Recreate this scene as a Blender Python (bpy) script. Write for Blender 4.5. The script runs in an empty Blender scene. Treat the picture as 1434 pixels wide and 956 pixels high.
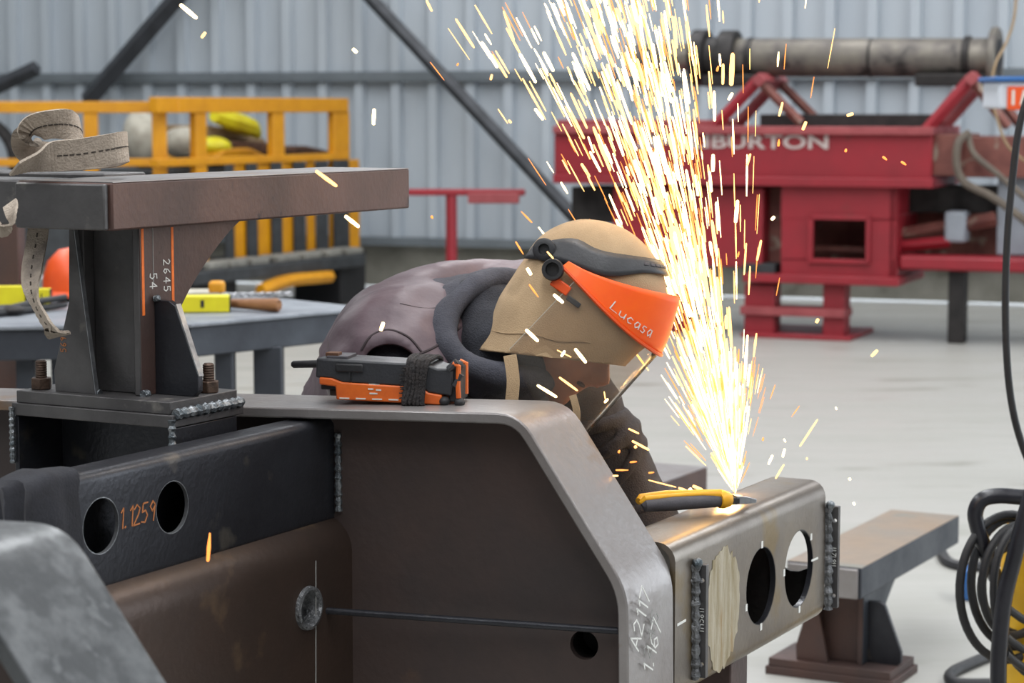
import bpy, bmesh, math, random
from mathutils import Vector as V, Matrix, noise

random.seed(7)
S = bpy.context.scene
COL = S.collection
rad = math.radians

# ------------------------------------------------------------------ camera
F_PX, HOR, CAMZ = 3100.0, 150.0, 1.55
TH = math.atan((478 - HOR) / F_PX)
cd = bpy.data.cameras.new('camera')
cam = bpy.data.objects.new('camera', cd)
COL.objects.link(cam)
cam.location = (0, 0, CAMZ)
cam.rotation_euler = (math.pi / 2 - TH, 0, 0)
cd.sensor_width = 36
cd.lens = 36 * F_PX / 1434
cd.clip_end = 200
cd.dof.use_dof = True
cd.dof.focus_distance = 3.25
cd.dof.aperture_fstop = 8.0
S.camera = cam

# ------------------------------------------------------------------ world, lights, exposure
S.view_settings.view_transform = 'Standard'
S.view_settings.look = 'None'
S.view_settings.gamma = 1
S.view_settings.exposure = 0.66
S.cycles.use_denoising = True
S.cycles.max_bounces = 8
S.cycles.sample_clamp_indirect = 6
w = bpy.data.worlds.new('sky')
S.world = w
w.use_nodes = True
bg = w.node_tree.nodes['Background']
bg.inputs[0].default_value = (0.86, 0.93, 1.0, 1)
bg.inputs[1].default_value = 2.6


def area(name, loc, rot, sx, sy, power, col):
    l = bpy.data.lights.new(name, 'AREA')
    l.shape = 'RECTANGLE'
    l.size, l.size_y, l.energy, l.color = sx, sy, power, col
    o = bpy.data.objects.new(name, l)
    COL.objects.link(o)
    o.location, o.rotation_euler = loc, rot
    return o


# translucent roof strips: daylight through the roof sheeting
for i, x in enumerate((-5.2, 0.4, 6.0)):
    area('roof_light', (x, 6.0, 6.8), (0, 0, 0), 1.3, 23.0, (640, 720, 640)[i], (0.97, 0.985, 1.0))

# ------------------------------------------------------------------ pixel -> world helpers
CT, ST = math.cos(TH), math.sin(TH)
EYE = V((0, 0, CAMZ))


def ray(px, py):
    a, b = px - 717, 478 - py
    return V((a, b * ST + F_PX * CT, b * CT - F_PX * ST))


def PY(px, py, y):
    d = ray(px, py)
    return EYE + d * (y / d.y)


def PZ(px, py, z):
    d = ray(px, py)
    return EYE + d * ((z - CAMZ) / d.z)


def PP(px, py, p, n):
    d = ray(px, py)
    return EYE + d * ((p - EYE).dot(n) / d.dot(n))


UP = V((0, 0, 1))
A1 = math.atan((2400 - 717) / (F_PX / CT))
D1 = V((math.sin(A1), math.cos(A1), 0))       # the long direction of the frame: right and away
D2 = V((D1.y, -D1.x, 0))                      # square to it: right and nearer
E2 = V((0.931, -0.365, 0)).normalized()       # along the web plates
N2 = V((E2.y, -E2.x, 0)) * -1                 # away from the camera
if N2.y < 0:
    N2 = -N2


class Plane:
    """vertical plane through p, running along e; d counts away from the camera"""
    def __init__(s, p, e):
        s.p, s.e = V(p), V(e).normalized()
        n = V((-s.e.y, s.e.x, 0))
        s.n = n if n.y > 0 else -n

    def uz(s, px, py, d=0):
        q = PP(px, py, s.p + s.n * d, s.n) - s.p
        return q.dot(s.e), q.z + s.p.z

    def pt(s, u, z, d=0):
        return V((s.p.x, s.p.y, 0)) + s.e * u + s.n * d + UP * z

    def at(s, px, py, d=0):
        return PP(px, py, s.p + s.n * d, s.n)


# ------------------------------------------------------------------ mesh builder
def perp(t):
    a = V((0, 0, 1)) if abs(t.z) < 0.9 else V((1, 0, 0))
    return t.cross(a).normalized()


class MB:
    def __init__(s):
        s.v, s.f = [], []

    def box(s, o, a, b, c):
        o, a, b, c = V(o), V(a), V(b), V(c)
        if a.cross(b).dot(c) < 0:
            a, b = b, a
        k = len(s.v)
        s.v += [o, o + a, o + a + b, o + b, o + c, o + a + c, o + a + b + c, o + b + c]
        s.f += [tuple(k + i for i in q) for q in ((3, 2, 1, 0), (4, 5, 6, 7), (0, 1, 5, 4), (1, 2, 6, 5), (2, 3, 7, 6), (3, 0, 4, 7))]
        return s

    def bc(s, c, ax, ay, az):
        """box from centre and three half vectors"""
        c, ax, ay, az = V(c), V(ax), V(ay), V(az)
        return s.box(c - ax - ay - az, ax * 2, ay * 2, az * 2)

    def aab(s, x0, x1, y0, y1, z0, z1):
        return s.box((x0, y0, z0), (x1 - x0, 0, 0), (0, y1 - y0, 0), (0, 0, z1 - z0))

    def pbox(s, P, px0, py0, px1, py1, d0, d1):
        my, mx = (py0 + py1) / 2, (px0 + px1) / 2
        u0, u1 = P.uz(px0, my, d0)[0], P.uz(px1, my, d0)[0]
        z0, z1 = P.uz(mx, py0, d0)[1], P.uz(mx, py1, d0)[1]
        return s.box(P.pt(u0, z1, d0), P.e * (u1 - u0), P.n * (d1 - d0), UP * (z0 - z1))

    def prism(s, poly, ext):
        poly = [V(p) for p in poly]
        ext = V(ext)
        nrm = V((0, 0, 0))
        for i in range(len(poly)):
            nrm += (poly[i] - poly[0]).cross(poly[(i + 1) % len(poly)] - poly[0])
        if nrm.dot(ext) > 0:
            poly.reverse()
        k, n = len(s.v), len(poly)
        s.v += poly + [p + ext for p in poly]
        s.f.append(tuple(range(k, k + n)))
        s.f.append(tuple(range(k + 2 * n - 1, k + n - 1, -1)))
        for i in range(n):
            j = (i + 1) % n
            s.f.append((k + i, k + n + i, k + n + j, k + j))
        return s

    def loft(s, rings, caps=True, loop=False):
        k, n, m = len(s.v), len(rings[0]), len(rings)
        for r in rings:
            s.v += [V(p) for p in r]
        for i in range(m if loop else m - 1):
            i2 = (i + 1) % m
            for j in range(n):
                j2 = (j + 1) % n
                s.f.append((k + i * n + j, k + i * n + j2, k + i2 * n + j2, k + i2 * n + j))
        if caps and not loop:
            s.f.append(tuple(k + j for j in range(n - 1, -1, -1)))
            s.f.append(tuple(k + (m - 1) * n + j for j in range(n)))
        return s

    def tube(s, path, r, n=10, caps=True, loop=False):
        path = [V(p) for p in path]
        m = len(path)
        rs = r if isinstance(r, (list, tuple)) else [r] * m
        rings, a = [], None
        for i in range(m):
            if loop:
                t = path[(i + 1) % m] - path[i - 1]
            else:
                t = path[min(i + 1, m - 1)] - path[max(i - 1, 0)]
            t.normalize()
            a = perp(t) if a is None else (a - t * a.dot(t)).normalized()
            b = t.cross(a)
            rings.append([path[i] + (a * math.cos(q) + b * math.sin(q)) * rs[i] for q in [2 * math.pi * j / n for j in range(n)]])
        return s.loft(rings, caps, loop)

    def lathe(s, c, axis, prof, n=20, caps=True):
        c, t = V(c), V(axis).normalized()
        a = perp(t)
        b = t.cross(a)
        rings = [[c + t * h + (a * math.cos(q) + b * math.sin(q)) * r for q in [2 * math.pi * j / n for j in range(n)]] for r, h in prof]
        return s.loft(rings, caps)

    def ell(s, c, ax, ay, az, nu=16, nv=10):
        c, ax, ay, az = V(c), V(ax), V(ay), V(az)
        rings = []
        for i in range(nv + 1):
            ph = -math.pi / 2 + math.pi * (0.02 + 0.96 * i / nv)
            rings.append([c + az * math.sin(ph) + (ax * math.cos(q) + ay * math.sin(q)) * math.cos(ph) for q in [2 * math.pi * j / nu for j in range(nu)]])
        return s.loft(rings)

    def sheet(s, grid):
        k, n = len(s.v), len(grid[0])
        for r in grid:
            s.v += [V(p) for p in r]
        for i in range(len(grid) - 1):
            for j in range(n - 1):
                s.f.append((k + i * n + j, k + i * n + j + 1, k + (i + 1) * n + j + 1, k + (i + 1) * n + j))
        return s

    def mesh(s, name, off=V((0, 0, 0))):
        me = bpy.data.meshes.new(name)
        me.from_pydata([tuple(p - off) for p in s.v], [], s.f)
        bm = bmesh.new()
        bm.from_mesh(me)
        bmesh.ops.recalc_face_normals(bm, faces=bm.faces)
        bm.to_mesh(me)
        bm.free()
        return me

    def build(s, name, mat, parent=None, bevel=0, smooth=True, seg=2, angle=38, solid=0, subs=0):
        off = parent_loc(parent)
        me = s.mesh(name, off)
        return put(name, me, mat, parent, bevel, smooth, seg, angle, solid, subs)


def parent_loc(p):
    return V(p.get('_o', (0, 0, 0))) if p is not None else V((0, 0, 0))


def put(name, me, mat, parent=None, bevel=0, smooth=True, seg=2, angle=38, solid=0, subs=0):
    if mat is not None:
        me.materials.clear()
        me.materials.append(mat)
    if smooth:
        me.polygons.foreach_set('use_smooth', [True] * len(me.polygons))
        me.set_sharp_from_angle(angle=rad(angle))
    o = bpy.data.objects.new(name, me)
    COL.objects.link(o)
    if parent is not None:
        o.parent = parent
        o['_o'] = tuple(parent_loc(parent))
    if solid:
        m = o.modifiers.new('solid', 'SOLIDIFY')
        m.thickness, m.offset = solid, 0
    if bevel:
        m = o.modifiers.new('bevel', 'BEVEL')
        m.width, m.segments, m.limit_method, m.angle_limit = bevel, seg, 'ANGLE', rad(40)
        m.harden_normals = False
    if subs:
        m = o.modifiers.new('subs', 'SUBSURF')
        m.levels = m.render_levels = subs
    return o


def thing(name, loc, label, cat, group=None):
    o = bpy.data.objects.new(name, None)
    COL.objects.link(o)
    o.location = V(loc)
    o.empty_display_size = 0.05
    o['_o'] = tuple(V(loc))
    tag(o, label, cat, group)
    return o


def tag(o, label=None, cat=None, group=None, kind=None):
    if label:
        o['label'] = label
    if cat:
        o['category'] = cat
    if group:
        o['group'] = group
    if kind:
        o['kind'] = kind
    return o


def evaluated(o):
    dg = bpy.context.evaluated_depsgraph_get()
    dg.update()
    me = bpy.data.meshes.new_from_object(o.evaluated_get(dg))
    return me


def remesh(mb, name, voxel, smooth=4, factor=0.5):
    me = mb.mesh(name)
    o = bpy.data.objects.new('tmp', me)
    COL.objects.link(o)
    m = o.modifiers.new('r', 'REMESH')
    m.mode, m.voxel_size = 'VOXEL', voxel
    if smooth:
        q = o.modifiers.new('s', 'SMOOTH')
        q.iterations, q.factor = smooth, factor
    r = evaluated(o)
    bpy.data.objects.remove(o)
    return r


def cut(mb, cutters, name):
    """boolean difference, returns a mesh in world coordinates"""
    o = bpy.data.objects.new('tmp', mb.mesh('tmp'))
    COL.objects.link(o)
    tmp = []
    for c in cutters:
        k = bpy.data.objects.new('tmpc', c.mesh('tmpc'))
        COL.objects.link(k)
        tmp.append(k)
        m = o.modifiers.new('b', 'BOOLEAN')
        m.operation, m.object, m.solver = 'DIFFERENCE', k, 'EXACT'
    r = evaluated(o)
    for k in tmp + [o]:
        bpy.data.objects.remove(k)
    return r


def shift(me, off):
    me.transform(Matrix.Translation(-V(off)))
    return me


def spline(pts, n=8, loop=False):
    pts = [V(p) for p in pts]
    out, m = [], len(pts)
    for i in range(m if loop else m - 1):
        if loop:
            p0, p1, p2, p3 = pts[i - 1], pts[i], pts[(i + 1) % m], pts[(i + 2) % m]
        else:
            p0, p1, p2, p3 = pts[max(i - 1, 0)], pts[i], pts[i + 1], pts[min(i + 2, m - 1)]
        for k in range(n):
            t = k / n
            out.append(0.5 * ((2 * p1) + (p2 - p0) * t + (2 * p0 - 5 * p1 + 4 * p2 - p3) * t * t + (3 * p1 - p0 - 3 * p2 + p3) * t ** 3))
    if not loop:
        out.append(pts[-1])
    return out


def smoothstep(t):
    t = max(0.0, min(1.0, t))
    return t * t * (3 - 2 * t)


# ------------------------------------------------------------------ materials
def srgb(h):
    h = h.lstrip('#')
    c = [int(h[i:i + 2], 16) / 255 for i in (0, 2, 4)]
    return tuple((x / 12.92 if x <= 0.04045 else ((x + 0.055) / 1.055) ** 2.4) for x in c) + (1,)


def mat(name, c1, c2=None, scale=6, metal=0.0, r1=0.5, r2=None, bump=0.0, bscale=80, stretch=(1, 1, 1), lo=0.35, hi=0.65,
        c3=None, s3=20, t3=0.62, spec=0.5, detail=5):
    m = bpy.data.materials.new(name)
    m.use_nodes = True
    nt = m.node_tree
    N, L = nt.nodes, nt.links
    b = N['Principled BSDF']
    b.inputs['Metallic'].default_value = metal
    b.inputs['Roughness'].default_value = r1
    b.inputs['Specular IOR Level'].default_value = spec
    c1 = srgb(c1) if isinstance(c1, str) else c1
    if c2 is None and not bump:
        b.inputs['Base Color'].default_value = c1
        return m
    tc = N.new('ShaderNodeTexCoord')
    mp = N.new('ShaderNodeMapping')
    mp.inputs['Scale'].default_value = stretch
    L.new(tc.outputs['Object'], mp.inputs['Vector'])
    if c2 is not None:
        c2 = srgb(c2) if isinstance(c2, str) else c2
        n = N.new('ShaderNodeTexNoise')
        n.inputs['Scale'].default_value = scale
        n.inputs['Detail'].default_value = detail
        n.inputs['Roughness'].default_value = 0.6
        L.new(mp.outputs[0], n.inputs['Vector'])
        rp = N.new('ShaderNodeMapRange')
        rp.inputs['From Min'].default_value, rp.inputs['From Max'].default_value = lo, hi
        L.new(n.outputs['Fac'], rp.inputs['Value'])
        mx = N.new('ShaderNodeMix')
        mx.data_type = 'RGBA'
        mx.inputs['A'].default_value, mx.inputs['B'].default_value = c1, c2
        L.new(rp.outputs[0], mx.inputs['Factor'])
        out = mx.outputs['Result']
        if c3 is not None:
            n3 = N.new('ShaderNodeTexNoise')
            n3.inputs['Scale'].default_value = s3
            n3.inputs['Detail'].default_value = 6
            L.new(mp.outputs[0], n3.inputs['Vector'])
            r3 = N.new('ShaderNodeMapRange')
            r3.inputs['From Min'].default_value, r3.inputs['From Max'].default_value = t3, t3 + 0.08
            L.new(n3.outputs['Fac'], r3.inputs['Value'])
            m3 = N.new('ShaderNodeMix')
            m3.data_type = 'RGBA'
            L.new(out, m3.inputs['A'])
            m3.inputs['B'].default_value = srgb(c3) if isinstance(c3, str) else c3
            L.new(r3.outputs[0], m3.inputs['Factor'])
            out = m3.outputs['Result']
        L.new(out, b.inputs['Base Color'])
        if r2 is not None:
            rr = N.new('ShaderNodeMapRange')
            rr.inputs['From Min'].default_value, rr.inputs['From Max'].default_value = lo, hi
            rr.inputs['To Min'].default_value, rr.inputs['To Max'].default_value = r1, r2
            L.new(n.outputs['Fac'], rr.inputs['Value'])
            L.new(rr.outputs[0], b.inputs['Roughness'])
    else:
        b.inputs['Base Color'].default_value = c1
    if bump:
        nb = N.new('ShaderNodeTexNoise')
        nb.inputs['Scale'].default_value = bscale
        nb.inputs['Detail'].default_value = 4
        L.new(mp.outputs[0], nb.inputs['Vector'])
        bp = N.new('ShaderNodeBump')
        bp.inputs['Strength'].default_value = bump
        bp.inputs['Distance'].default_value = 0.01
        L.new(nb.outputs['Fac'], bp.inputs['Height'])
        L.new(bp.outputs[0], b.inputs['Normal'])
    return m


def emit(name, col, strength):
    m = bpy.data.materials.new(name)
    m.use_nodes = True
    b = m.node_tree.nodes['Principled BSDF']
    b.inputs['Base Color'].default_value = (0, 0, 0, 1)
    b.inputs['Emission Color'].default_value = col
    b.inputs['Emission Strength'].default_value = strength
    return m


M = {}
M['steel_dark'] = mat('dark mill scale steel', '#34353a', '#242429', 5, 0.55, 0.30, 0.48, 0.10, 120, c3='#4b4743', s3=14, t3=0.63)
M['steel_plate'] = mat('grey mill scale plate', '#8d8988', '#736c69', 4, 0.42, 0.30, 0.46, 0.10, 90, c3='#7a6350', s3=9, t3=0.62)
M['steel_near'] = mat('mottled grey plate', '#525456', '#3f4143', 18, 0.4, 0.42, 0.58, 0.12, 60, lo=.42, hi=.58, c3='#606264', s3=26, t3=0.60)
M['steel_brown'] = mat('brown rusted steel', '#553f39', '#463a38', 5, 0.35, 0.5, 0.6, 0.12, 110, c3='#33292a', s3=45, t3=0.66, stretch=(1, 1, .8))
M['web_brown'] = mat('brown mill scale web', '#4e403c', '#3d3635', 3, 0.4, 0.45, 0.6, 0.08, 70, c3='#5f4a3d', s3=5, t3=0.62)
M['tube_brown'] = mat('brown steel tube', '#463831', '#372d28', 3.5, 0.5, 0.34, 0.5, 0.06, 90, c3='#6b5743', s3=6, t3=0.62)
M['tube_grey'] = mat('grey brown steel tube', '#746c62', '#625a53', 5, 0.6, 0.30, 0.42, 0.06, 90, c3='#6e5e42', s3=6, t3=0.60)
M['weld'] = mat('silver weld bead', '#8c8f92', '#4b5358', 60, 0.8, 0.3, 0.5, 0.5, 120)
M['weld_dark'] = mat('dull weld bead', '#77787a', '#515254', 60, 0.7, 0.4, 0.6, 0.6, 140)
M['steel_edge'] = mat('bare cut steel edge', '#a2a4a7', '#77787b', 30, 0.8, 0.35, 0.5, 0.1, 120)
M['ground'] = mat('ground bare steel', '#b0a795', '#8d8062', 9, 0.6, 0.42, 0.6, 0.25, 60, stretch=(8, 8, 1), c3='#8c6f3c', s3=4, t3=0.58)
M['bolt'] = mat('rusty bolt', '#5a463a', '#3c3029', 40, 0.5, 0.5, 0.7, 0.2, 150)
M['chalk'] = mat('white chalk', '#d6d6d2', None, r1=0.9)
M['chalk_dim'] = mat('faded chalk', '#8f8f8c', None, r1=0.9)
M['paint_orange'] = mat('orange marker paint', '#e8752c', '#d06424', 60, r1=0.7)
M['paint_ochre'] = mat('ochre marker', '#a9683a', None, r1=0.8)
M['black'] = mat('black rubber', '#17171a', '#1f1f22', 30, 0, 0.5, 0.65, 0.1, 200)
M['black_gloss'] = mat('black painted tube', '#16161c', '#202027', 12, 0.1, 0.28, 0.4, 0.06, 120)
M['black_plastic'] = mat('dark grey plastic', '#2e2f33', '#26272a', 30, 0, 0.42, 0.55, 0.08, 250)
M['orange_plastic'] = mat('orange plastic', '#d4641c', '#c25516', 25, 0, 0.45, 0.6, 0.05, 200, c3='#6a3c1d', s3=40, t3=0.68)
M['white_print'] = mat('worn white print', '#cfcac2', None, r1=0.7)
M['elastic'] = mat('black elastic band', '#211f20', '#2d2827', 80, 0, 0.9, 0.95, 0.6, 200)
M['yellow_grip'] = mat('yellow grip', '#e0a414', '#cf930d', 20, 0, 0.4, 0.5)
M['grey_grip'] = mat('grey grip', '#48454a', '#3c3a3f', 30, 0, 0.6, 0.7, 0.1, 300)
M['chrome'] = mat('bright steel', '#b9babd', '#8b8c90', 40, 0.95, 0.25, 0.4)
M['sling'] = mat('grey webbing', '#a89b8d', '#968a7d', 40, 0, 0.9, 0.95, 0.4, 300, c3='#7d736a', s3=12, t3=0.6)
M['stitch'] = mat('dark stitching', '#3a332e', None, r1=0.95)
M['red'] = mat('red machine paint', '#8f1d29', '#801924', 3, 0, 0.42, 0.55, 0.05, 30, c3='#7c2226', s3=5, t3=0.66)
M['old_hose'] = mat('dusty brown hose', '#665c51', '#544b43', 8, 0, 0.7, 0.8)
M['slab_top'] = mat('tan scaled slab top', '#8d7a68', '#7c7268', 5, 0.2, 0.4, 0.55, 0.1, 60, c3='#7a776f', s3=6, t3=0.58)
M['red_pale'] = mat('worn red paint', '#9a4a4c', '#86393d', 6, 0, 0.5, 0.65, 0.05, 40)
M['rust_red'] = mat('faded rusty red paint', '#7c4a40', '#5f342f', 6, 0.1, 0.6, 0.75, 0.1, 40, c3='#8d8072', s3=8, t3=0.6)
M['dark_iron'] = mat('dark oily iron', '#2b2726', '#1d1b1b', 8, 0.3, 0.5, 0.7, 0.15, 60)
M['pipe'] = mat('dirty grey pipe', '#7b756b', '#575250', 5, 0.35, 0.45, 0.6, 0.1, 40, c3='#2e2b2a', s3=5, t3=0.60)
M['grey_panel'] = mat('pale grey panel', '#8f949c', '#80858d', 4, 0, 0.5, 0.6)
M['yellow'] = mat('yellow painted steel', '#cf8f08', '#bf8005', 5, 0, 0.42, 0.55, 0.05, 60)
M['yellow_bright'] = mat('bright yellow plastic', '#d8cf1e', '#c9b915', 8, 0, 0.45, 0.55)
M['yellow_drum'] = mat('yellow drum plastic', '#dfae12', '#d09e0c', 6, 0, 0.38, 0.5)
M['slate'] = mat('dark slate rubber', '#3a3d40', '#2d2f31', 8, 0.1, 0.6, 0.75, 0.1, 60)
M['slate_top'] = mat('dusty grey timber', '#8a8880', '#6f6d67', 8, 0, 0.75, 0.85)
M['bench'] = mat('blue grey bench steel', '#3b3f46', '#30333a', 6, 0.4, 0.45, 0.6, 0.06, 60)
M['bench_top'] = mat('worn bench top', '#8b9097', '#6c7077', 6, 0.3, 0.4, 0.6, 0.06, 60)
M['wood'] = mat('worn wooden handle', '#9a6a3d', '#6d4426', 12, 0, 0.55, 0.7, 0.1, 60, stretch=(1, 1, 6))
M['cardboard'] = mat('cardboard', '#a38b6d', '#8c7455', 6, 0, 0.8, 0.9)
M['brown_scrap'] = mat('brown scrap', '#5c3c28', '#3a281d', 14, 0, 0.8, 0.9, 0.3, 30)
M['white_bag'] = mat('white sacking', '#b9b5a8', '#9b968a', 10, 0, 0.8, 0.9, 0.3, 30)
M['orange_bright'] = mat('bright orange plastic', '#e2551d', '#d3480f', 12, 0, 0.4, 0.5)
M['blue'] = mat('blue plastic', '#2a5f9c', None, r1=0.4)
M['white'] = mat('white plastic', '#c9ced6', None, r1=0.4)
M['cladding'] = mat('pale galvanised cladding', '#b3bac0', '#a6aeb6', 1.2, 0.1, 0.42, 0.5, stretch=(1, 1, .3))
M['girt'] = mat('grey girt steel', '#71787d', '#656c71', 3, 0.3, 0.5, 0.6)
M['brace'] = mat('dark brace tube', '#3f4146', '#35373b', 6, 0.2, 0.5, 0.6)
M['dado'] = mat('grey concrete dado', '#86847b', '#6f6d64', 3, 0, 0.85, 0.95, 0.2, 20, c3='#5c5a50', s3=3, t3=0.6)
M['plain'] = mat('painted wall', '#8b8f92', '#83878a', 2, 0, 0.7, 0.8)
M['cloth_black'] = mat('black cloth', '#1d1e25', '#16161c', 30, 0, 0.9, 0.95, 0.15, 300)
# person
M['skin'] = mat('skin', '#b27a5c', '#a56c50', 25, 0, 0.5, 0.6, 0.05, 300)
M['stubble'] = mat('dark stubble', '#4a352b', '#5b4234', 200, 0, 0.7, 0.8)
M['hood'] = mat('tan cotton hood', '#b09777', '#9c8466', 7, 0, 0.9, 0.95, 0.25, 500, c3='#8f7a5e', s3=9, t3=0.62)
M['hoodie'] = mat('charcoal hoodie fabric', '#303138', '#27282e', 40, 0, 0.9, 0.95, 0.35, 350)
M['vest'] = mat('mauve brown vest nylon', '#5f4e54', '#51434a', 9, 0, 0.5, 0.62, 0.15, 40)
M['steel_mid'] = mat('worn grey steel', '#5a5858', '#474546', 7, 0.45, 0.4, 0.55, 0.14, 90, c3='#77736e', s3=16, t3=0.62)
M['seam'] = mat('dark seam', '#33292d', None, r1=0.8)
M['denim'] = mat('dark work trousers', '#2a2d36', '#22252d', 30, 0, 0.9, 0.95, 0.3, 250)
M['boot'] = mat('brown work boot', '#3a2c22', '#2d221b', 20, 0, 0.6, 0.7, 0.2, 80)
M['glove'] = mat('leather glove', '#8c7355', '#786247', 20, 0, 0.8, 0.9, 0.3, 150)


def floor_mat():
    m = mat('pale polished concrete', '#a5a49f', '#96958f', 1.3, 0, 0.34, 0.5, 0.05, 25, stretch=(0.5, 1.6, 1), c3='#88877f', s3=2.2, t3=0.60)
    return m


M['floor'] = floor_mat()


def glass_mat():
    m = bpy.data.materials.new('clear scratched polycarbonate')
    m.use_nodes = True
    nt = m.node_tree
    N, L = nt.nodes, nt.links
    N.remove(N['Principled BSDF'])
    tr = N.new('ShaderNodeBsdfTransparent')
    tr.inputs[0].default_value = (0.93, 0.905, 0.875, 1)
    gl = N.new('ShaderNodeBsdfGlossy')
    gl.inputs['Roughness'].default_value = 0.12
    df = N.new('ShaderNodeBsdfDiffuse')
    df.inputs[0].default_value = (0.6, 0.58, 0.55, 1)
    fr = N.new('ShaderNodeFresnel')
    fr.inputs[0].default_value = 1.06
    m1 = N.new('ShaderNodeMixShader')
    m1.inputs[0].default_value = 0.05
    L.new(tr.outputs[0], m1.inputs[1])
    L.new(df.outputs[0], m1.inputs[2])
    m2 = N.new('ShaderNodeMixShader')
    L.new(fr.outputs[0], m2.inputs[0])
    L.new(m1.outputs[0], m2.inputs[1])
    L.new(gl.outputs[0], m2.inputs[2])
    L.new(m2.outputs[0], N['Material Output'].inputs[0])
    return m


M['visor'] = glass_mat()


def guard_mat():
    m = mat('translucent orange guard', '#fa6200', '#f25700', 10, 0, 0.45, 0.55)
    b = m.node_tree.nodes['Principled BSDF']
    b.inputs['Subsurface Weight'].default_value = 0.3
    b.inputs['Subsurface Radius'].default_value = (0.02, 0.008, 0.002)
    return m


M['guard'] = guard_mat()
M['spark_white'] = emit('white hot spark', (1.0, 0.70, 0.31, 1), 4.4)
M['spark_yellow'] = emit('yellow spark', (1.0, 0.50, 0.14, 1), 2.7)
M['spark_orange'] = emit('orange spark', (1.0, 0.27, 0.05, 1), 1.6)

# ------------------------------------------------------------------ handwriting (stroke letters, 1 high)
GL = {
    '0': [[(.3, 1), (.05, .7), (.08, .2), (.3, 0), (.52, .25), (.5, .75), (.3, 1)]],
    '1': [[(.12, .8), (.3, 1), (.3, 0)]],
    '2': [[(.05, .8), (.25, 1), (.5, .8), (.4, .5), (.05, 0), (.55, .02)]],
    '4': [[(.4, 0), (.42, 1), (.05, .35), (.6, .35)]],
    '5': [[(.5, 1), (.12, .98), (.1, .55), (.35, .62), (.52, .35), (.35, .02), (.05, .08)]],
    '6': [[(.45, 1), (.15, .65), (.08, .2), (.3, 0), (.52, .25), (.35, .48), (.1, .3)]],
    '7': [[(.05, 1), (.55, 1), (.2, 0)]],
    '8': [[(.3, .55), (.1, .8), (.3, 1), (.5, .8), (.3, .55), (.06, .25), (.3, 0), (.54, .25), (.3, .55)]],
    '9': [[(.5, .75), (.3, .5), (.1, .75), (.3, 1), (.5, .8), (.42, 0)]],
    '.': [[(.1, 0), (.18, .06)]],
    '-': [[(.1, .5), (.5, .5)]],
    'A': [[(.02, 0), (.28, 1), (.56, 0)], [(.12, .35), (.48, .35)]],
    'L': [[(.1, 1), (.05, 0), (.5, .04)]],
    'u': [[(.05, .5), (.08, .08), (.25, 0), (.42, .15), (.44, .5), (.45, 0)]],
    'c': [[(.42, .42), (.22, .52), (.06, .25), (.2, 0), (.42, .08)]],
    'a': [[(.42, .45), (.2, .5), (.06, .22), (.2, 0), (.4, .2), (.43, .48), (.46, 0)]],
    's': [[(.4, .48), (.18, .5), (.12, .32), (.38, .2), (.3, 0), (.06, .04)]],
}


def write(text, o, u, v, n, h, wd=0.06, slant=0.0, gap=0.72, surf=None):
    """strokes of text as thin proud ribbons: origin o, unit u along, v up, n outward, height h"""
    mb, x = MB(), 0.0
    for ch in text:
        for st in GL.get(ch, []):
            pts = [(x + p[0] + slant * p[1], p[1]) for p in st]
            for (ax, ay), (bx, by) in zip(pts, pts[1:]):
                L = math.hypot(bx - ax, by - ay) or 1
                tx, ty = (bx - ax) / L * wd * .3, (by - ay) / L * wd * .3
                nx, ny = -(by - ay) / L * wd / 2, (bx - ax) / L * wd / 2
                q = [(ax - tx + nx, ay - ty + ny), (ax - tx - nx, ay - ty - ny), (bx + tx - nx, by + ty - ny), (bx + tx + nx, by + ty + ny)]
                if surf:
                    mb.prism([surf(a * h, b * h) for a, b in q], n * 0.0006)
                else:
                    mb.prism([o + u * a * h + v * b * h for a, b in q], n * 0.0006)
        x += gap if ch not in '.1' else gap * .6
    return mb


# ================================================================== SETTING
WALL = Plane(PZ(1150, 421, 0.0), (math.cos(rad(19)), -math.sin(rad(19)), 0))
fl = MB().aab(-16, 16, -7, 30, -0.2, 0).build('floor', M['floor'], smooth=False)
tag(fl, 'pale grey concrete workshop floor', kind='structure')
# back wall: concrete dado, sheets, rails, braces
u_of = lambda px, py=200: WALL.uz(px, py)[0]
Z_SHEET = WALL.uz(600, 338)[1]
wb = MB().box(WALL.pt(-14, 0.022, 0.02), WALL.e * 24, WALL.n * 0.15, UP * (Z_SHEET - 0.002)).build('wall_back', M['dado'], smooth=False)
tag(wb, 'back wall of pale ribbed metal sheets over a low concrete dado', kind='structure')
PER, PAN, SL, RIB = 0.337, 0.235, 0.013, 0.074


def sheet_mesh(nper):
    prof = []
    for k in range(nper):
        x = k * PER
        prof += [(x, 0), (x + PAN * .5, 0), (x + PAN, 0), (x + PAN + SL, -0.075), (x + PAN + SL + RIB, -0.075)]
    prof.append((nper * PER, 0))
    mb = MB()
    rows = []
    for z in (Z_SHEET, 6.9):
        rows.append([WALL.e * x + WALL.n * y + UP * z for x, y in prof])
    mb.sheet(rows)
    return mb.mesh('cladding_sheet')


sm_ = sheet_mesh(3)
u0 = u_of(1095) - PAN - 13 * 3 * PER + 3 * PER * 0
base = V((WALL.p.x, WALL.p.y, 0))
for k in range(20):
    o = put('cladding_sheet', sm_, M['cladding'], wb, smooth=False, solid=0) if k == 0 else None
    if o is None:
        o = bpy.data.objects.new('cladding_sheet', sm_)
        COL.objects.link(o)
        o.parent = wb
    o.location = base + WALL.e * (u0 + k * 3 * PER)


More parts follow.
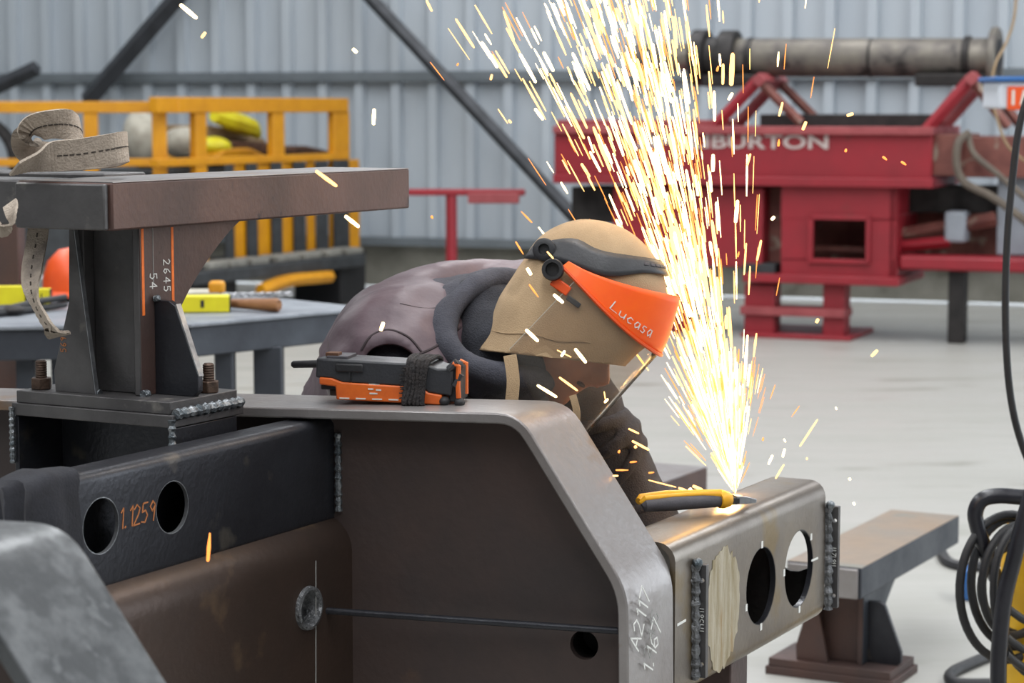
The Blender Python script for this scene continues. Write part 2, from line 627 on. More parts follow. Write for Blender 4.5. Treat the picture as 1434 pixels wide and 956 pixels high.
def wall_rail(py, hpx, name='girt'):
    z = WALL.uz(500, py)[1]
    h = hpx * 18.5 / 3100
    mb = MB().box(WALL.pt(-14, z - h / 2, -0.12), WALL.e * 24, WALL.n * 0.085, UP * h)
    mb.box(WALL.pt(-14, z - h / 2, -0.12), WALL.e * 24, WALL.n * 0.02, UP * (-0.02))
    return mb.build(name, M['girt'], wb, bevel=0.004)


wall_rail(106, 11)
wall_rail(334, 9)


def brace(p0, p1, d, r=0.075):
    a, b = WALL.at(p0[0], p0[1], -d), WALL.at(p1[0], p1[1], -d)
    ext = (b - a).normalized() * 0.6
    MB().tube([a - ext, b], r, 4).build('diagonal_brace', M['brace'], wb, bevel=0.008, angle=20)


brace((245, 0), (122, 142), .30, .085)
brace((521, 0), (812, 312), .30, .06)
# rest of the shell, outside the frame
ce = MB().aab(-16, 16, -7, 26, 7.0, 7.1).build('ceiling', M['plain'], smooth=False)
tag(ce, 'plain grey roof sheeting', kind='structure')
wl = MB().aab(-9.6, -9.5, -7, 25, 0, 7).build('wall_left', M['plain'], smooth=False)
tag(wl, 'plain grey side wall', kind='structure')
wr = MB().aab(9.5, 9.6, -7, 3.5, 0, 7).aab(9.5, 9.6, 11.5, 18, 0, 7).aab(9.5, 9.6, 3.5, 11.5, 4.6, 7).build('wall_right', M['plain'], smooth=False)
tag(wr, 'plain grey side wall with a wide open doorway', kind='structure')
wf = MB().aab(-9.6, 9.6, -7.1, -7, 0, 7).build('wall_front', M['plain'], smooth=False)
tag(wf, 'plain grey wall behind the photographer', kind='structure')

# ================================================================== BIG FRAME
W0 = PY(725, 588, 3.1)
PF = Plane(W0, E2)                   # plane of the front edge of the far flange
ZT = W0.z
frame = thing('welded_steel_frame', (W0.x - .3, W0.y, 0), 'large unpainted welded steel frame with sloped ends, cross tubes and holes', 'steel frame')


def flange_profile(P, pts, t):
    """centre polyline (pixels) -> list of (u,z), rounded at the corners"""
    q = [V((*P.uz(*p), 0)) for p in pts]
    out = [q[0]]
    for i in range(1, len(q) - 1):
        a, b, c = q[i - 1], q[i], q[i + 1]
        r = 0.035
        p0, p1 = b + (a - b).normalized() * r, b + (c - b).normalized() * r
        for k in range(6):
            s = k / 5
            out.append(p0 * (1 - s) ** 2 + b * 2 * s * (1 - s) + p1 * s * s)
    out.append(q[-1])
    return out


def flange(P, pts, width, t, wdir):
    pr = flange_profile(P, pts, t)
    n = len(pr)
    inner = []
    for i in range(n):
        d = (pr[min(i + 1, n - 1)] - pr[max(i - 1, 0)]).normalized()
        inner.append(pr[i] + V((d.y, -d.x, 0)) * t)
    mb = MB()
    sec = []
    for a, b in zip(pr, inner):
        A, B = P.pt(a.x, a.y), P.pt(b.x, b.y)
        sec.append([A, A + wdir * width, B + wdir * width, B])
    mb.loft(sec)
    return mb, pr, inner


FLW = 0.155
fmb, fpr, finn = flange(PF, [(-260, 554), (727, 579), (879, 828), (882, 1180)], FLW, 0.0155, D1)
flo = fmb.build('flange', M['steel_plate'], frame, bevel=0.0025)
# web plate: recessed behind the front edge
WEBD = 0.055
web_poly = [PF.pt(p.x, p.y, WEBD) for p in finn] + [PF.pt(finn[0].x, finn[-1].y, WEBD)]
web = MB().prism(web_poly, PF.n * 0.012)
hc = PF.at(818, 903, WEBD)
hole = MB().lathe(hc - PF.n * .05, PF.n, [(0.0215, 0), (0.0215, .12)], 28)
put('web_plate', shift(cut(web, [hole], 'web'), parent_loc(frame)), M['web_brown'], frame)
# added dark cup behind the web hole, in place of the shade inside it
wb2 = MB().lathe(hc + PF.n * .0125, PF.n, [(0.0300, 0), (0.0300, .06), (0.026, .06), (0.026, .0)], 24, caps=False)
wb2.lathe(hc + PF.n * .068, PF.n, [(0.031, 0), (0.031, .006)], 24).build('hole_shade_cup', M['dark_iron'], frame)


def bead(path, r, name='weld_bead', m='weld', n=0, wob=.25):
    path = [V(p) for p in path]
    L = sum((b - a).length for a, b in zip(path, path[1:]))
    n = n or max(8, int(L / (r * .8)))
    pts, rs = [], []
    for i in range(n + 1):
        s = i / n * L
        acc = 0
        for a, b in zip(path, path[1:]):
            l = (b - a).length
            if s <= acc + l + 1e-6:
                pts.append(a + (b - a) * ((s - acc) / l if l else 0))
                break
            acc += l
        rs.append(r * (1 + wob * math.sin(i * 2.1) + random.uniform(-.08, .08)))
    return MB().tube(pts, rs[:len(pts)], 8).build(name, M[m], frame)


# the numbered cross tube: comes from the web toward the camera, to the left
WEBP = Plane(PF.pt(0, 0, WEBD), E2)
c_end = PP(468, 640, WEBP.p, WEBP.n)
XT = Plane(V((c_end.x, c_end.y, 0)), D1)     # its right-hand face
uz_top = XT.uz(397, 604)[1]
xz1, xz0 = uz_top + 0.004, XT.uz(455, 726)[1] - 0.012
XU0, XU1 = XT.uz(-150, 740)[0], 0.012


def rrect(P, u, zc0, zc1, w, r, n=5):
    """rounded rectangle across plane P at u: from d=0 to d=w (away), z range"""
    out = []
    for cx, cz, a0 in ((w - r, zc1 - r, 0), (r, zc1 - r, 90), (r, zc0 + r, 180), (w - r, zc0 + r, 270)):
        for k in range(n + 1):
            a = rad(a0 + 90 * k / n)
            out.append(P.pt(u, cz + r * math.sin(a), cx + r * math.cos(a)))
    return out


def rhs(P, u0, u1, z0, z1, w, r, t):
    mb = MB()
    o0, o1 = rrect(P, u0, z0, z1, w, r), rrect(P, u1, z0, z1, w, r)
    i0, i1 = [[q for q in rr] for rr in (rrect(P, u0, z0 + t, z1 - t, w - 2 * t, max(r - t, .003)), rrect(P, u1, z0 + t, z1 - t, w - 2 * t, max(r - t, .003)))]
    i0 = [q + P.n * t for q in i0]
    i1 = [q + P.n * t for q in i1]
    mb.loft([o0, o1, i1, i0], loop=True)
    return mb


def disc(P, px, py, r, d0, d1, n=36):
    c = P.at(px, py)
    return MB().lathe(c + P.n * d0, P.n, [(r, 0), (r, d1 - d0)], n)


xt = rhs(XT, XU0, XU1, xz0, xz1, 0.06, 0.014, 0.006)
xto = put('cross_tube', shift(cut(xt, [disc(XT, 142, 736, 0.037, -.05, .03), disc(XT, 242, 710, 0.036, -.05, .03)], 'xt'), parent_loc(frame)), M['steel_dark'], frame)
# rims of the two holes (bright cut edge)
for px, py, r in ((142, 736, 0.037), (242, 710, 0.036)):
    c = XT.at(px, py)
    MB().lathe(c + XT.n * 0.0005, XT.n, [(r, 0), (r, .0055), (r - .0012, .0055), (r - .0012, 0), (r, 0)], 36, caps=False).build('hole_rim', M['steel_edge'], xto)
write('1.1259', XT.at(166, 741) - XT.n * .0002, D1, (UP * 1.0).normalized(), -XT.n, 0.026, .07, .12, .62).build('number_mark', M['paint_ochre'], xto)
# lower channel, proud of the tube
LC_OFF = -0.028
lz1 = XT.uz(450, 733, LC_OFF)[1]


def lower_channel():
    u0, u1 = XT.uz(-60, 850, LC_OFF)[0], 0.02
    prof = []
    R = 0.055
    for k in range(9):
        a = rad(180 - 90 * k / 8)          # from front face up and over to the top
        prof.append((LC_OFF + R + R * math.cos(a), lz1 - R + R * math.sin(a)))
    prof += [(0.12, lz1), (0.12, lz1 - 0.012), (LC_OFF + .012, lz1 - 0.05), (LC_OFF + .012, 0.55), (LC_OFF, 0.55)]
    r0 = [XT.pt(u0, z, d) for d, z in prof]
    r1 = [XT.pt(u1, z, d) for d, z in prof]
    mb = MB().loft([r0, r1])
    hole = MB().lathe(XT.at(431, 851, LC_OFF) - XT.n * .05, XT.n, [(.026, 0), (.026, .09)], 28)
    return cut(mb, [hole], 'lc')


lco = put('lower_channel', shift(lower_channel(), parent_loc(frame)), M['tube_brown'], frame)
hcn = XT.at(431, 851, LC_OFF)
MB().lathe(hcn - XT.n * .004, XT.n, [(.0325, 0.004), (.0315, -.002), (.027, -.003), (.0245, .001), (.0245, .04), (.03, .04)], 32, caps=False).build('hole_collar', M['weld_dark'], lco)
# chalk line down the channel
ca, cb = XT.at(442, 785, LC_OFF), XT.at(442, 990, LC_OFF)
MB().bc((ca + cb) / 2 - XT.n * .0004, D1 * .0009, XT.n * .0003, (cb - ca) / 2).build('chalk_line', M['chalk_dim'], lco)
# welds where tube and channel meet the web
wp = lambda px, py: PP(px, py, WEBP.p, WEBP.n) - WEBP.n * .002
bead([wp(474, 606), wp(475, 715)], 0.0052)
bead([wp(458, 738), wp(468, 745), wp(474, 770), wp(475, 1010)], 0.006)
# rod lying from the channel bore to the flange
ra = XT.at(431, 853, LC_OFF + .03)
rb = PF.at(866, 883, 0.03)
rod = MB().tube([ra, rb], 0.0052, 12).build('steel_rod', M['steel_dark'], bevel=0)
tag(rod, 'thin dark steel rod stuck level through the welded frame, above a round hole', 'rod')
# handwriting on the end of the flange
UO = -0.0
fx = Plane(PF.pt(fpr[-1].x, 0, 0), D1)      # outer face of the vertical flange leg
nout = -fx.n if (-fx.n).dot(E2) > 0 else fx.n


def on_leg(px, py):
    a, b = fpr[-2], fpr[-1]
    q = PP(px, py, PF.pt(fpr[-1].x, 0, 0), D2)
    return q + D2 * .0008


for txt, px, py, h, m in (('A2117', 893, 912, .034, 'chalk'), ('2.415', 909, 922, .026, 'chalk_dim'), ('1.167', 911, 947, .034, 'chalk')):
    o = on_leg(px, py)
    a = rad(62)
    u = (D1 * math.cos(a) * 1.0 + UP * math.sin(a)).normalized()
    v = (-D1 * math.sin(a) + UP * math.cos(a)).normalized()
    write(txt, o, u, v, D2, h * 1.0, .07, 0, .62).build('chalk_writing', M[m], flo)

# the holed box tube at the right
q0 = PP(945, 800, PF.pt(fpr[-1].x, 0, 0) - D2 * .004, D2)
BT = Plane(V((q0.x, q0.y, 0)), D1)
be = BT.uz(1155, 770)[0]
bz1, bz0 = BT.uz(1130, 694)[1] + .012, BT.uz(1100, 897)[1]
BW = 0.118
bt = rhs(BT, .002, be, bz0, bz1, BW, 0.028, 0.009)
h1, h2 = (1066, 820, 0.063), (1119, 796, 0.0655)
bto = put('box_tube', shift(cut(bt, [disc(BT, h1[0], h1[1], h1[2], -.05, .03), disc(BT, h2[0], h2[1], h2[2], -.05, .03)], 'bt'), parent_loc(frame)), M['tube_grey'], frame)
MB().box(BT.pt(be - .205, bz0 + .008, .009), D1 * .006, BT.n * (BW - .018), UP * (bz1 - bz0 - .016)).build('hole_shade_plate', M['dark_iron'], frame)  # added dark plate inside, stands in for the shade behind the first hole
ep_p = BT.pt(be - .012, 0, 0)
ep = [PP(x, y, ep_p, D1) for x, y in ((1078, 772), (1084, 784), (1094, 793), (1106, 799), (1118, 800), (1130, 796), (1140, 788), (1152, 772))]
ep = [q_ if BT.n.dot(q_ - ep_p) < BW - .012 else q_ for q_ in ep]
ep = [ep_p + BT.n * max(.010, min(BW - .010, (q_ - ep_p).dot(BT.n))) + UP * q_.z for q_ in ep]
lo_z = bz0 + .010
MB().prism([V((ep[0].x, ep[0].y, lo_z))] + ep + [V((ep[-1].x, ep[-1].y, lo_z))], D1 * .006).build('end_plate', M['dark_iron'], frame)
for px, py, r in (h1, h2):
    c = BT.at(px, py)
    MB().lathe(c + BT.n * .0004, BT.n, [(r, 0), (r, .0088), (r - .0014, .0088), (r - .0014, 0), (r, 0)], 40, caps=False).build('hole_rim', M['steel_dark'], bto)
    rz = r * 1.06
    for a in ((90, 200, 270) if px == 1066 else (40, 175, 272)):
        p = c + (D1 * math.cos(rad(a)) + UP * math.sin(rad(a))) * rz
        MB().bc(p - BT.n * .0006, D1 * .0035, BT.n * .0005, UP * .0055).build('punch_mark', M['chalk'], bto)
for pxa, pya, pxb, pyb in ((1136, 785, 1145, 781), (948, 875, 960, 868)):
    a, b = BT.at(pxa, pya), BT.at(pxb, pyb)
    t = (b - a) / 2
    MB().bc((a + b) / 2 - BT.n * .0005, t, BT.n * .0004, UP * .0018).build('chalk_tick', M['chalk'], bto)


def flat_bar(px, py0, py1, txt):
    a, b = BT.at(px, py0), BT.at(px, py1)
    h = a.z - b.z
    mb = MB().box(b, D1 * .010, -BT.n * 0.017, UP * h)
    cut_ = [MB().lathe(b + UP * z - BT.n * .0105 - D1 * .03, D1, [(.0035, 0), (.0035, .08)], 12) for z in (h * .12, h * .86)]
    fbo = put('flat_bar', shift(cut(mb, cut_, 'fb'), parent_loc(frame)), M['steel_mid'], frame, bevel=.001)
    bead([a - D1 * .006 - BT.n * .003 + UP * .002, b - D1 * .006 - BT.n * .003 - UP * .002], .0075, 'weld_bead', 'weld_dark')
    MB().ell(a - D1 * .006 - BT.n * .007 + UP * .004, D1 * .010, BT.n * .008, UP * .008, 10, 7).build('weld_cap', M['weld'], frame)
    write(txt, b + UP * h * .40 - BT.n * .014 - D1 * .0006, UP, BT.n, -D1, .010, .09, 0, .7).build('chalk_writing', M['chalk'], fbo)


flat_bar(973, 790, 948, '1195811')
flat_bar(1159, 709, 850, '1181211')
# ground patch
cp = BT.at(1012, 852)
poly = []
for k in range(64):
    a = 2 * math.pi * k / 64
    rx, rz = .066, .094
    j = 1 + noise.noise(V((math.cos(a) * 4, math.sin(a) * 9, 3))) * .12 + (random.uniform(-.09, .09) if abs(math.sin(a)) > .75 else 0)
    poly.append(cp + D1 * rx * math.cos(a) * (1 + .1 * math.sin(a)) * j + UP * rz * math.sin(a) * j - BT.n * .0002)
MB().prism(poly, -BT.n * .0006).build('ground_patch', M['ground'], bto, smooth=False)
MB().box(BT.pt(BT.uz(1040, 940)[0], 0.0, .02), D1 * .07, BT.n * .07, UP * (bz0 + .001)).build('support_leg', M['steel_brown'], frame, bevel=.003)
MB().box(PF.pt(-1.2, 0, .05), E2 * .08, PF.n * .08, UP * .6).build('support_leg', M['steel_brown'], frame, bevel=.003)

# near end of the frame: the second flange in the left foreground
PN = Plane(PY(94, 736, 2.02), E2)
nmb, npr, ninn = flange(PN, [(-500, 700), (94, 733), (268, 1010), (272, 1500)], 0.155, 0.016, -D1)
nmb.build('flange', M['steel_near'], frame, bevel=.002)
MB().prism([PN.pt(p.x, p.y, -0.09) for p in ninn] + [PN.pt(ninn[0].x, ninn[-1].y, -0.09)], PN.n * .012).build('web_plate', M['web_brown'], frame)

# ================================================================== TRESTLE STANDS
def stand(root, O, m_end, m_side, m_dark, full=True, L=0.80, dz_post=0.24, tube_h=.066, sc=1.0, top='steel_plate'):
    """post on two base plates carrying a box beam; O = front right corner of the lower plate, on its underside"""
    g = lambda a, b, z: O + D2 * (a * sc) + D1 * (b * sc) + UP * (z * sc)
    X, Y_, Z_ = D2 * sc, D1 * sc, UP * sc
    MB().box(g(-.29, 0, 0), X * .29, Y_ * .17, Z_ * .018).build('lower_base_plate', m_dark, root, bevel=.0015)
    MB().box(g(-.284, .004, .018), X * .277, Y_ * .16, Z_ * .018).build('upper_base_plate', m_dark, root, bevel=.0015)
    z0 = .036
    zt = z0 + dz_post
    px0, px1, py0, py1 = -.192, -.081, .035, .118
    post = MB().box(g(px0, py0, z0), X * .012, Y_ * (py1 - py0), Z_ * dz_post)
    post.box(g(px1 - .012, py0, z0), X * .012, Y_ * (py1 - py0), Z_ * dz_post)
    post.box(g(px0 + .012, (py0 + py1) / 2 - .02, z0), X * (px1 - px0 - .024), Y_ * .009, Z_ * dz_post)
    post.build('post', m_dark, root, bevel=.002)
    # rust coloured outer skin of the right post flange
    MB().box(g(px1, py0 + .001, z0 + .001), X * .0012, Y_ * (py1 - py0 - .002), Z_ * (dz_post - .002)).build('post_side', m_side, root)
    # gussets
    MB().prism([g(px0 - .003, py0 - .004, zt), g(px0 + .004, py0 - .004, zt), g(px0 + .038, py0 - .004, z0), g(px0 - .034, py0 - .004, z0), g(px0 - .036, py0 - .004, z0 + .03), g(px0 - .006, py0 - .004, z0 + .13)], -Y_ * .009).build('gusset', m_dark, root, bevel=.0008)
    ym = (py0 + py1) / 2 - .01
    MB().prism([g(px1 + .001, ym, z0), g(px1 + .001, ym, z0 + .135), g(px1 + .026, ym, z0 + .135), g(px1 + .038, ym, z0 + .128), g(px1 + .076, ym, z0 + .03), g(px1 + .076, ym, z0 + .008), g(px1 + .068, ym, z0)], Y_ * .012).build('gusset', M['steel_dark'], root, bevel=.001)
    arc = [g(px1 - .014, py1, zt), g(px1 - .014, py1 + .17, zt)]
    for k in range(1, 7):
        t = k / 7
        arc.append(g(px1 - .014, py1 + .17 * (1 - t) ** 1.25, zt - .145 * t ** 1.15))
    arc += [g(px1 - .014, py1 + .004, zt - .15), g(px1 - .014, py1, zt - .15)]
    MB().prism(arc, X * .012).build('gusset', m_side, root, bevel=.001)
    # beam on top
    bx0, bx1, by = -.221, -.054, -.062
    be_ = by + L
    bm_ = MB().box(g(bx0 + .0, by + .006, zt), X * (bx1 - bx0), Y_ * (L - .012), Z_ * tube_h)
    bm_.build('top_beam', m_side, root, bevel=.003)
    MB().box(g(bx0 + .004, by - .004, zt + .001), X * (bx1 - bx0 - .010), Y_ * .010, Z_ * (tube_h - .003)).build('end_cap', m_end, root, bevel=.0025)
    MB().box(g(bx0 + .008, be_ - .008, zt + .004), X * (bx1 - bx0 - .016), Y_ * .010, Z_ * (tube_h - .008)).build('end_cap', m_end, root, bevel=.002)
    MB().box(g(bx0 + .0003, by + .008, zt + tube_h), X * (bx1 - bx0 - .0006), Y_ * (L - .016), Z_ * .0009).build('beam_top_skin', M[top], root)
    if full:
        MB().box(g(bx0 - .62, by + .014, zt + .004), X * .618, Y_ * .11, Z_ * (tube_h - .003)).build('side_beam', m_end, root, bevel=.003)
        MB().box(g(bx0 - .62, by + .20, zt + .008), X * .618, Y_ * .10, Z_ * (tube_h - .003)).build('side_beam', m_end, root, bevel=.003)
    return g, z0, zt, (px0, px1, py0, py1), (bx0, bx1, by, be_)


O = PY(242, 600, 3.05)
st = thing('support_stand', (O.x - .1, O.y + .1, O.z), 'brown and black steel support stand bolted on the frame, carrying a strap', 'stand')
g, z0, zt, pb, bb = stand(st, O, M['steel_mid'], M['steel_brown'], M['steel_mid'])
# welds, paint stripes, writing of this stand
off_st = parent_loc(st)


def sbead(a, b, r, m='weld'):
    n = max(8, int((b - a).length / (r * .75)))
    MB().tube([a + (b - a) * (i / n) for i in range(n + 1)], [r * (1 + .25 * math.sin(i * 2.2)) for i in range(n + 1)], 8).build('weld_bead', M[m], st)


sbead(g(.001, .006, .019), g(.001, .165, .019), .0075)
sbead(g(.0, -.002, -.07), g(.0, -.002, .012), .005)
sbead(g(-.288, -.002, -.07), g(-.288, -.002, .012), .004)
sbead(g(pb[0] + .042, pb[2] - .006, z0), g(pb[0] + .03, pb[2] - .006, z0 + .001), .006)
sbead(g(pb[1] + .004, pb[2] - .002, z0 + .003), g(pb[1] + .004, pb[2] + .012, z0 + .003), .0055)
sbead(g(pb[1] + .003, pb[2] + .03, z0 + .137), g(pb[1] + .012, pb[2] + .03, z0 + .139), .004)
for y in (pb[2] + .004, pb[3] - .010):
    hh = .125 if y < pb[2] + .02 else .225
    MB().box(g(pb[1] + .0012, y, zt - hh if y < pb[2] + .02 else z0 + .014), D2 * .0006, D1 * .0055, UP * (hh - .002)).build('paint_stripe', M['paint_orange'], st)
MB().box(g(pb[1] + .0012, pb[2] + .030, zt - .085), D2 * .0005, D1 * .0012, UP * .083).build('chalk_line', M['chalk_dim'], st)
write('2645', g(pb[1] + .0014, pb[2] + .054, zt - .048), -UP, D1, D2, .015, .09, 0, .85).build('chalk_writing', M['chalk'], st)
write('54', g(pb[1] + .0014, pb[2] + .022, zt - .066), -UP, D1, D2, .016, .09, 0, .8).build('chalk_writing', M['chalk'], st)
write('5690', g(pb[0] - .012, pb[2] - .0135, z0 + .058), UP, -D2, -D1, .010, .09, 0, .8).build('chalk_writing', M['paint_ochre'], st)
# bright ground edge on the front gusset and the right gusset
MB().prism([g(pb[0] + .0045, pb[2] - .013, zt), g(pb[0] + .0385, pb[2] - .013, z0), g(pb[0] + .0395, pb[2] - .0125, z0), g(pb[0] + .0055, pb[2] - .0125, zt)], D1 * .008).build('gusset_edge', M['steel_edge'], st)
ym = (pb[2] + pb[3]) / 2 - .01
MB().prism([g(pb[1] + .038, ym, z0 + .129), g(pb[1] + .0765, ym, z0 + .03), g(pb[1] + .0785, ym, z0 + .03), g(pb[1] + .040, ym, z0 + .131)], D1 * .011).build('gusset_edge', M['steel_edge'], st)


def bolt(x, y):
    c = g(x, y, z0)
    hexa = [c + (D2 * math.cos(rad(a)) + D1 * math.sin(rad(a))) * .0155 for a in range(0, 360, 60)]
    nut = MB().prism(hexa, UP * .017).build('nut', M['bolt'], st, bevel=.0015)
    pr = []
    for k in range(14):
        pr.append((.0085 if k % 2 else .0078, .0165 + k * .0018))
    MB().lathe(c, UP, [(.0085, .01)] + pr + [(.006, .0425)], 14).build('stud', M['bolt'], nut)


bolt(-.262, .034)
bolt(-.024, .118)
bolt(-.262, .125)
# pedestal box under the plates (part of the frame, with bright plate edges)
ped = MB().box(O + D2 * -.289 + D1 * .004 - UP * .30, D2 * .008, D1 * .15, UP * .299)
ped.box(O - D2 * .009 + D1 * .004 - UP * .30, D2 * .008, D1 * .15, UP * .299)
ped.box(O + D2 * -.281 + D1 * .10 - UP * .30, D2 * .272, D1 * .01, UP * .299)
ped.build('pedestal_box', M['steel_dark'], frame, bevel=.001)

# second stand, on the floor at right
T0 = PZ(1192, 938, 0.0)
t2 = thing('support_stand', (T0.x, T0.y, 0), 'low rusty steel support stand on the floor, right of the holed box tube', 'stand')
SC2 = 1.26
O2 = PZ(1250, 966, 0.0)
O2 = V((O2.x, O2.y, 0))
g2, *_ = stand(t2, O2, M['steel_plate'], M['bench'], M['steel_brown'], full=False, L=.70, dz_post=.165, sc=SC2, top='slab_top')
# third stand far behind the sleeve, only its beam end shows
O3 = PZ(893, 850, 0.0)
O3 = V((O3.x, O3.y, 0))
t3 = thing('support_stand', (O3.x, O3.y, 0), 'brown support stand partly seen behind the dark sleeve of the worker', 'stand')
stand(t3, O3, M['steel_brown'], M['steel_brown'], M['steel_brown'], full=False, L=.62, dz_post=.165, sc=SC2)

# ================================================================== SLING ON THE STAND
def ribbon(pts, wid, th, n=10):
    """pts: list of (centre, width direction); returns (MB, list of centre, width, normal)"""
    cs = spline([p for p, _ in pts], n)
    ws = spline([q for _, q in pts], n)
    mb, rings, info = MB(), [], []
    for i, (c, wv) in enumerate(zip(cs, ws)):
        t = (cs[min(i + 1, len(cs) - 1)] - cs[max(i - 1, 0)]).normalized()
        wv = (wv - t * wv.dot(t)).normalized()
        nn = t.cross(wv)
        a, b = wv * wid / 2, nn * th / 2
        bulge = 1 + (0.25 if i % 2 else -.2)
        rings.append([c - a - b, c + a - b, c + a + b * bulge, c - a + b * bulge])
        info.append((c, wv, nn, t))
    mb.loft(rings)
    return mb, info


Zb = g(0, 0, zt + .067).z
SY = 3.12


def SP(px, py, dy=0.0):
    return PY(px, py - 3.5, SY + dy)


sl_pts = [
    (SP(20, 240, -.06), V((.3, -.2, .2))), (SP(48, 230, -.04), V((.3, -.6, .5))), (SP(75, 222, -.02), V((0.1, -.3, 1))),
    (SP(110, 219, -.01), V((.05, -.2, 1))), (SP(150, 213, 0), V((.05, -.1, 1))), (SP(172, 209, .02), V((-.1, .1, 1))),
    (SP(177, 210, .06), V((-.1, .3, 1))), (SP(160, 217, .10), V((-.1, .4, 1))), (SP(120, 221, .11), V((-.05, .3, 1))),
    (SP(70, 223, .09), V((0, .3, 1))), (SP(45, 217, .05), V((.2, .3, .9))), (SP(37, 200, .03), V((.6, -.5, .6))),
    (SP(50, 183, .02), V((.3, -.5, .9))), (SP(78, 177, .02), V((.0, -.4, 1))), (SP(103, 180, .04), V((-.2, -.1, 1))),
    (SP(113, 190, .08), V((-.2, .2, 1))), (SP(100, 205, .13), V((-.2, .6, .8)))]
smb, sinfo = ribbon(sl_pts, .043, .0035, 12)
sling = thing('lifting_sling', (SP(100, 238).x, SY, Zb), 'grey flat webbing strap coiled on the support stand, its tail hanging down', 'strap')
web1 = smb.build('webbing', M['sling'], sling)


def dashes(info, i0, i1, side, every=2):
    mb = MB()
    for i in range(i0, i1, 3):
        if i >= len(info):
            break
        c, wv, nn, t = info[i]
        mb.bc(c + nn * side * .0021, t * .0032, wv * .0009, nn * .0006)
    return mb


dashes(sinfo, 27, 92, 1).build('stitching', M['stitch'], web1)
dashes(sinfo, 132, 184, 1).build('stitching', M['stitch'], web1)
dashes(sinfo, 27, 92, -1).build('stitching', M['stitch'], web1)
dashes(sinfo, 132, 184, -1).build('stitching', M['stitch'], web1)
tl = [(PY(56, 295, 3.17), V((1, -.2, 0))), (PY(52, 335, 3.16), V((1, -.2, 0))), (PY(45, 375, 3.13), V((1, -.3, 0))), (PY(45, 405, 3.10), V((.7, -.7, .1))),
      (PY(55, 435, 3.08), V((.4, -.9, .2))), (PY(72, 460, 3.04), V((.4, -.9, .3))), (PY(84, 470, 3.07), V((.5, -.8, .4)))]
tmb, tinfo = ribbon(tl, .031, .0035, 8)
web2 = tmb.build('webbing', M['sling'], sling)
dashes(tinfo, 4, 40, 1).build('stitching', M['stitch'], web2)
dashes(tinfo, 4, 40, -1).build('stitching', M['stitch'], web2)
lp = [(PY(-14, 300, 2.97), V((.3, -.6, .7))), (PY(0, 322, 2.965), V((.3, -.6, .7))), (PY(14, 316, 2.965), V((.4, -.6, .6))), (PY(17, 300, 2.97), V((.5, -.6, .2))), (PY(14, 285, 3.0), V((.6, -.5, .1)))]
ribbon(lp, .022, .0035, 8)[0].build('webbing', M['sling'], sling)

# ================================================================== REMOTE CONTROL
RA = PZ(448, 566, ZT + .001)
RB = PZ(646, 572, ZT + .001)
ru = (RB - RA)
ru.z = 0
RL = ru.length
ru.normalize()
rn = V((-ru.y, ru.x, 0))           # away
rc = thing('crane_remote', (RA + RB) / 2 - UP * 0.001, 'worn orange and black radio remote control with stub antenna lying on the flange', 'remote')
pxm = RL / 198.0
R = lambda x, d, z: RA + ru * ((x - 448) * pxm) + rn * d + UP * ((570 - z) * pxm)
RD = .075
lsh = MB().prism([R(471, 0, 563), R(617, 0, 566), R(619, 0, 553), R(600, 0, 550), R(590, 0, 543), R(480, 0, 539), R(465, 0, 534), R(447, 0, 533), R(447, 0, 543), R(470, 0, 545)], rn * RD).build('lower_shell', M['orange_plastic'], rc, bevel=.0022)
ush = MB().prism([R(441, .002, 534), R(465, .002, 534.5), R(480, .002, 540), R(590, .002, 543), R(600, .002, 550.5), R(632, .002, 554), R(634, .002, 516), R(612, .002, 517), R(598, .002, 512), R(470, .002, 508), R(443, .002, 507)], rn * (RD - .004)).build('upper_shell', M['black_plastic'], rc, bevel=.003)
MB().bc(R(470, RD * .45, 507), ru * .016, rn * .025, UP * .003).build('key_panel', M['grey_grip'], rc, bevel=.001)
MB().bc(R(462, RD * .3, 503), ru * .010, rn * .010, UP * .003).build('rocker_switch', M['brown_scrap'], rc, bevel=.001)
MB().bc(R(490, -.001, 519), ru * .021, rn * .002, UP * .006).build('grip_rail', M['black'], ush, bevel=.002)
MB().bc(R(491, -.0005, 528), ru * .0012, rn * .001, UP * .009).build('shell_seam', M['black'], ush)
MB().tube([R(444, .03, 517), R(436, .03, 518), R(402, .03, 519.5), R(399, .03, 519.5)], [.0066, .0058, .0056, .003], 14).build('antenna', M['black'], rc)
MB().bc(R(459, .03, 547), ru * .014, rn * .02, UP * .0042).build('trigger', M['black'], rc, bevel=.002)
MB().bc(R(463, .03, 555), ru * .006, rn * .015, UP * .005).build('trigger', M['bolt'], rc, bevel=.002)
for k in range(4):
    MB().bc(R(483 + k * 23, -.0006, 560.5), ru * .0075, rn * .0006, UP * .0010).build('vent_slot', M['white_print'], lsh)
for x, z, b in ((526, 541, .006), (520, 547, .004), (531, 548, .004), (524, 553, .006), (529, 541, .003), (519, 541, .002)):
    MB().bc(R(x, .0016 if z < 543 else -.0003, z), ru * b, rn * .0007, UP * .0011).build('worn_print', M['white_print'], lsh)
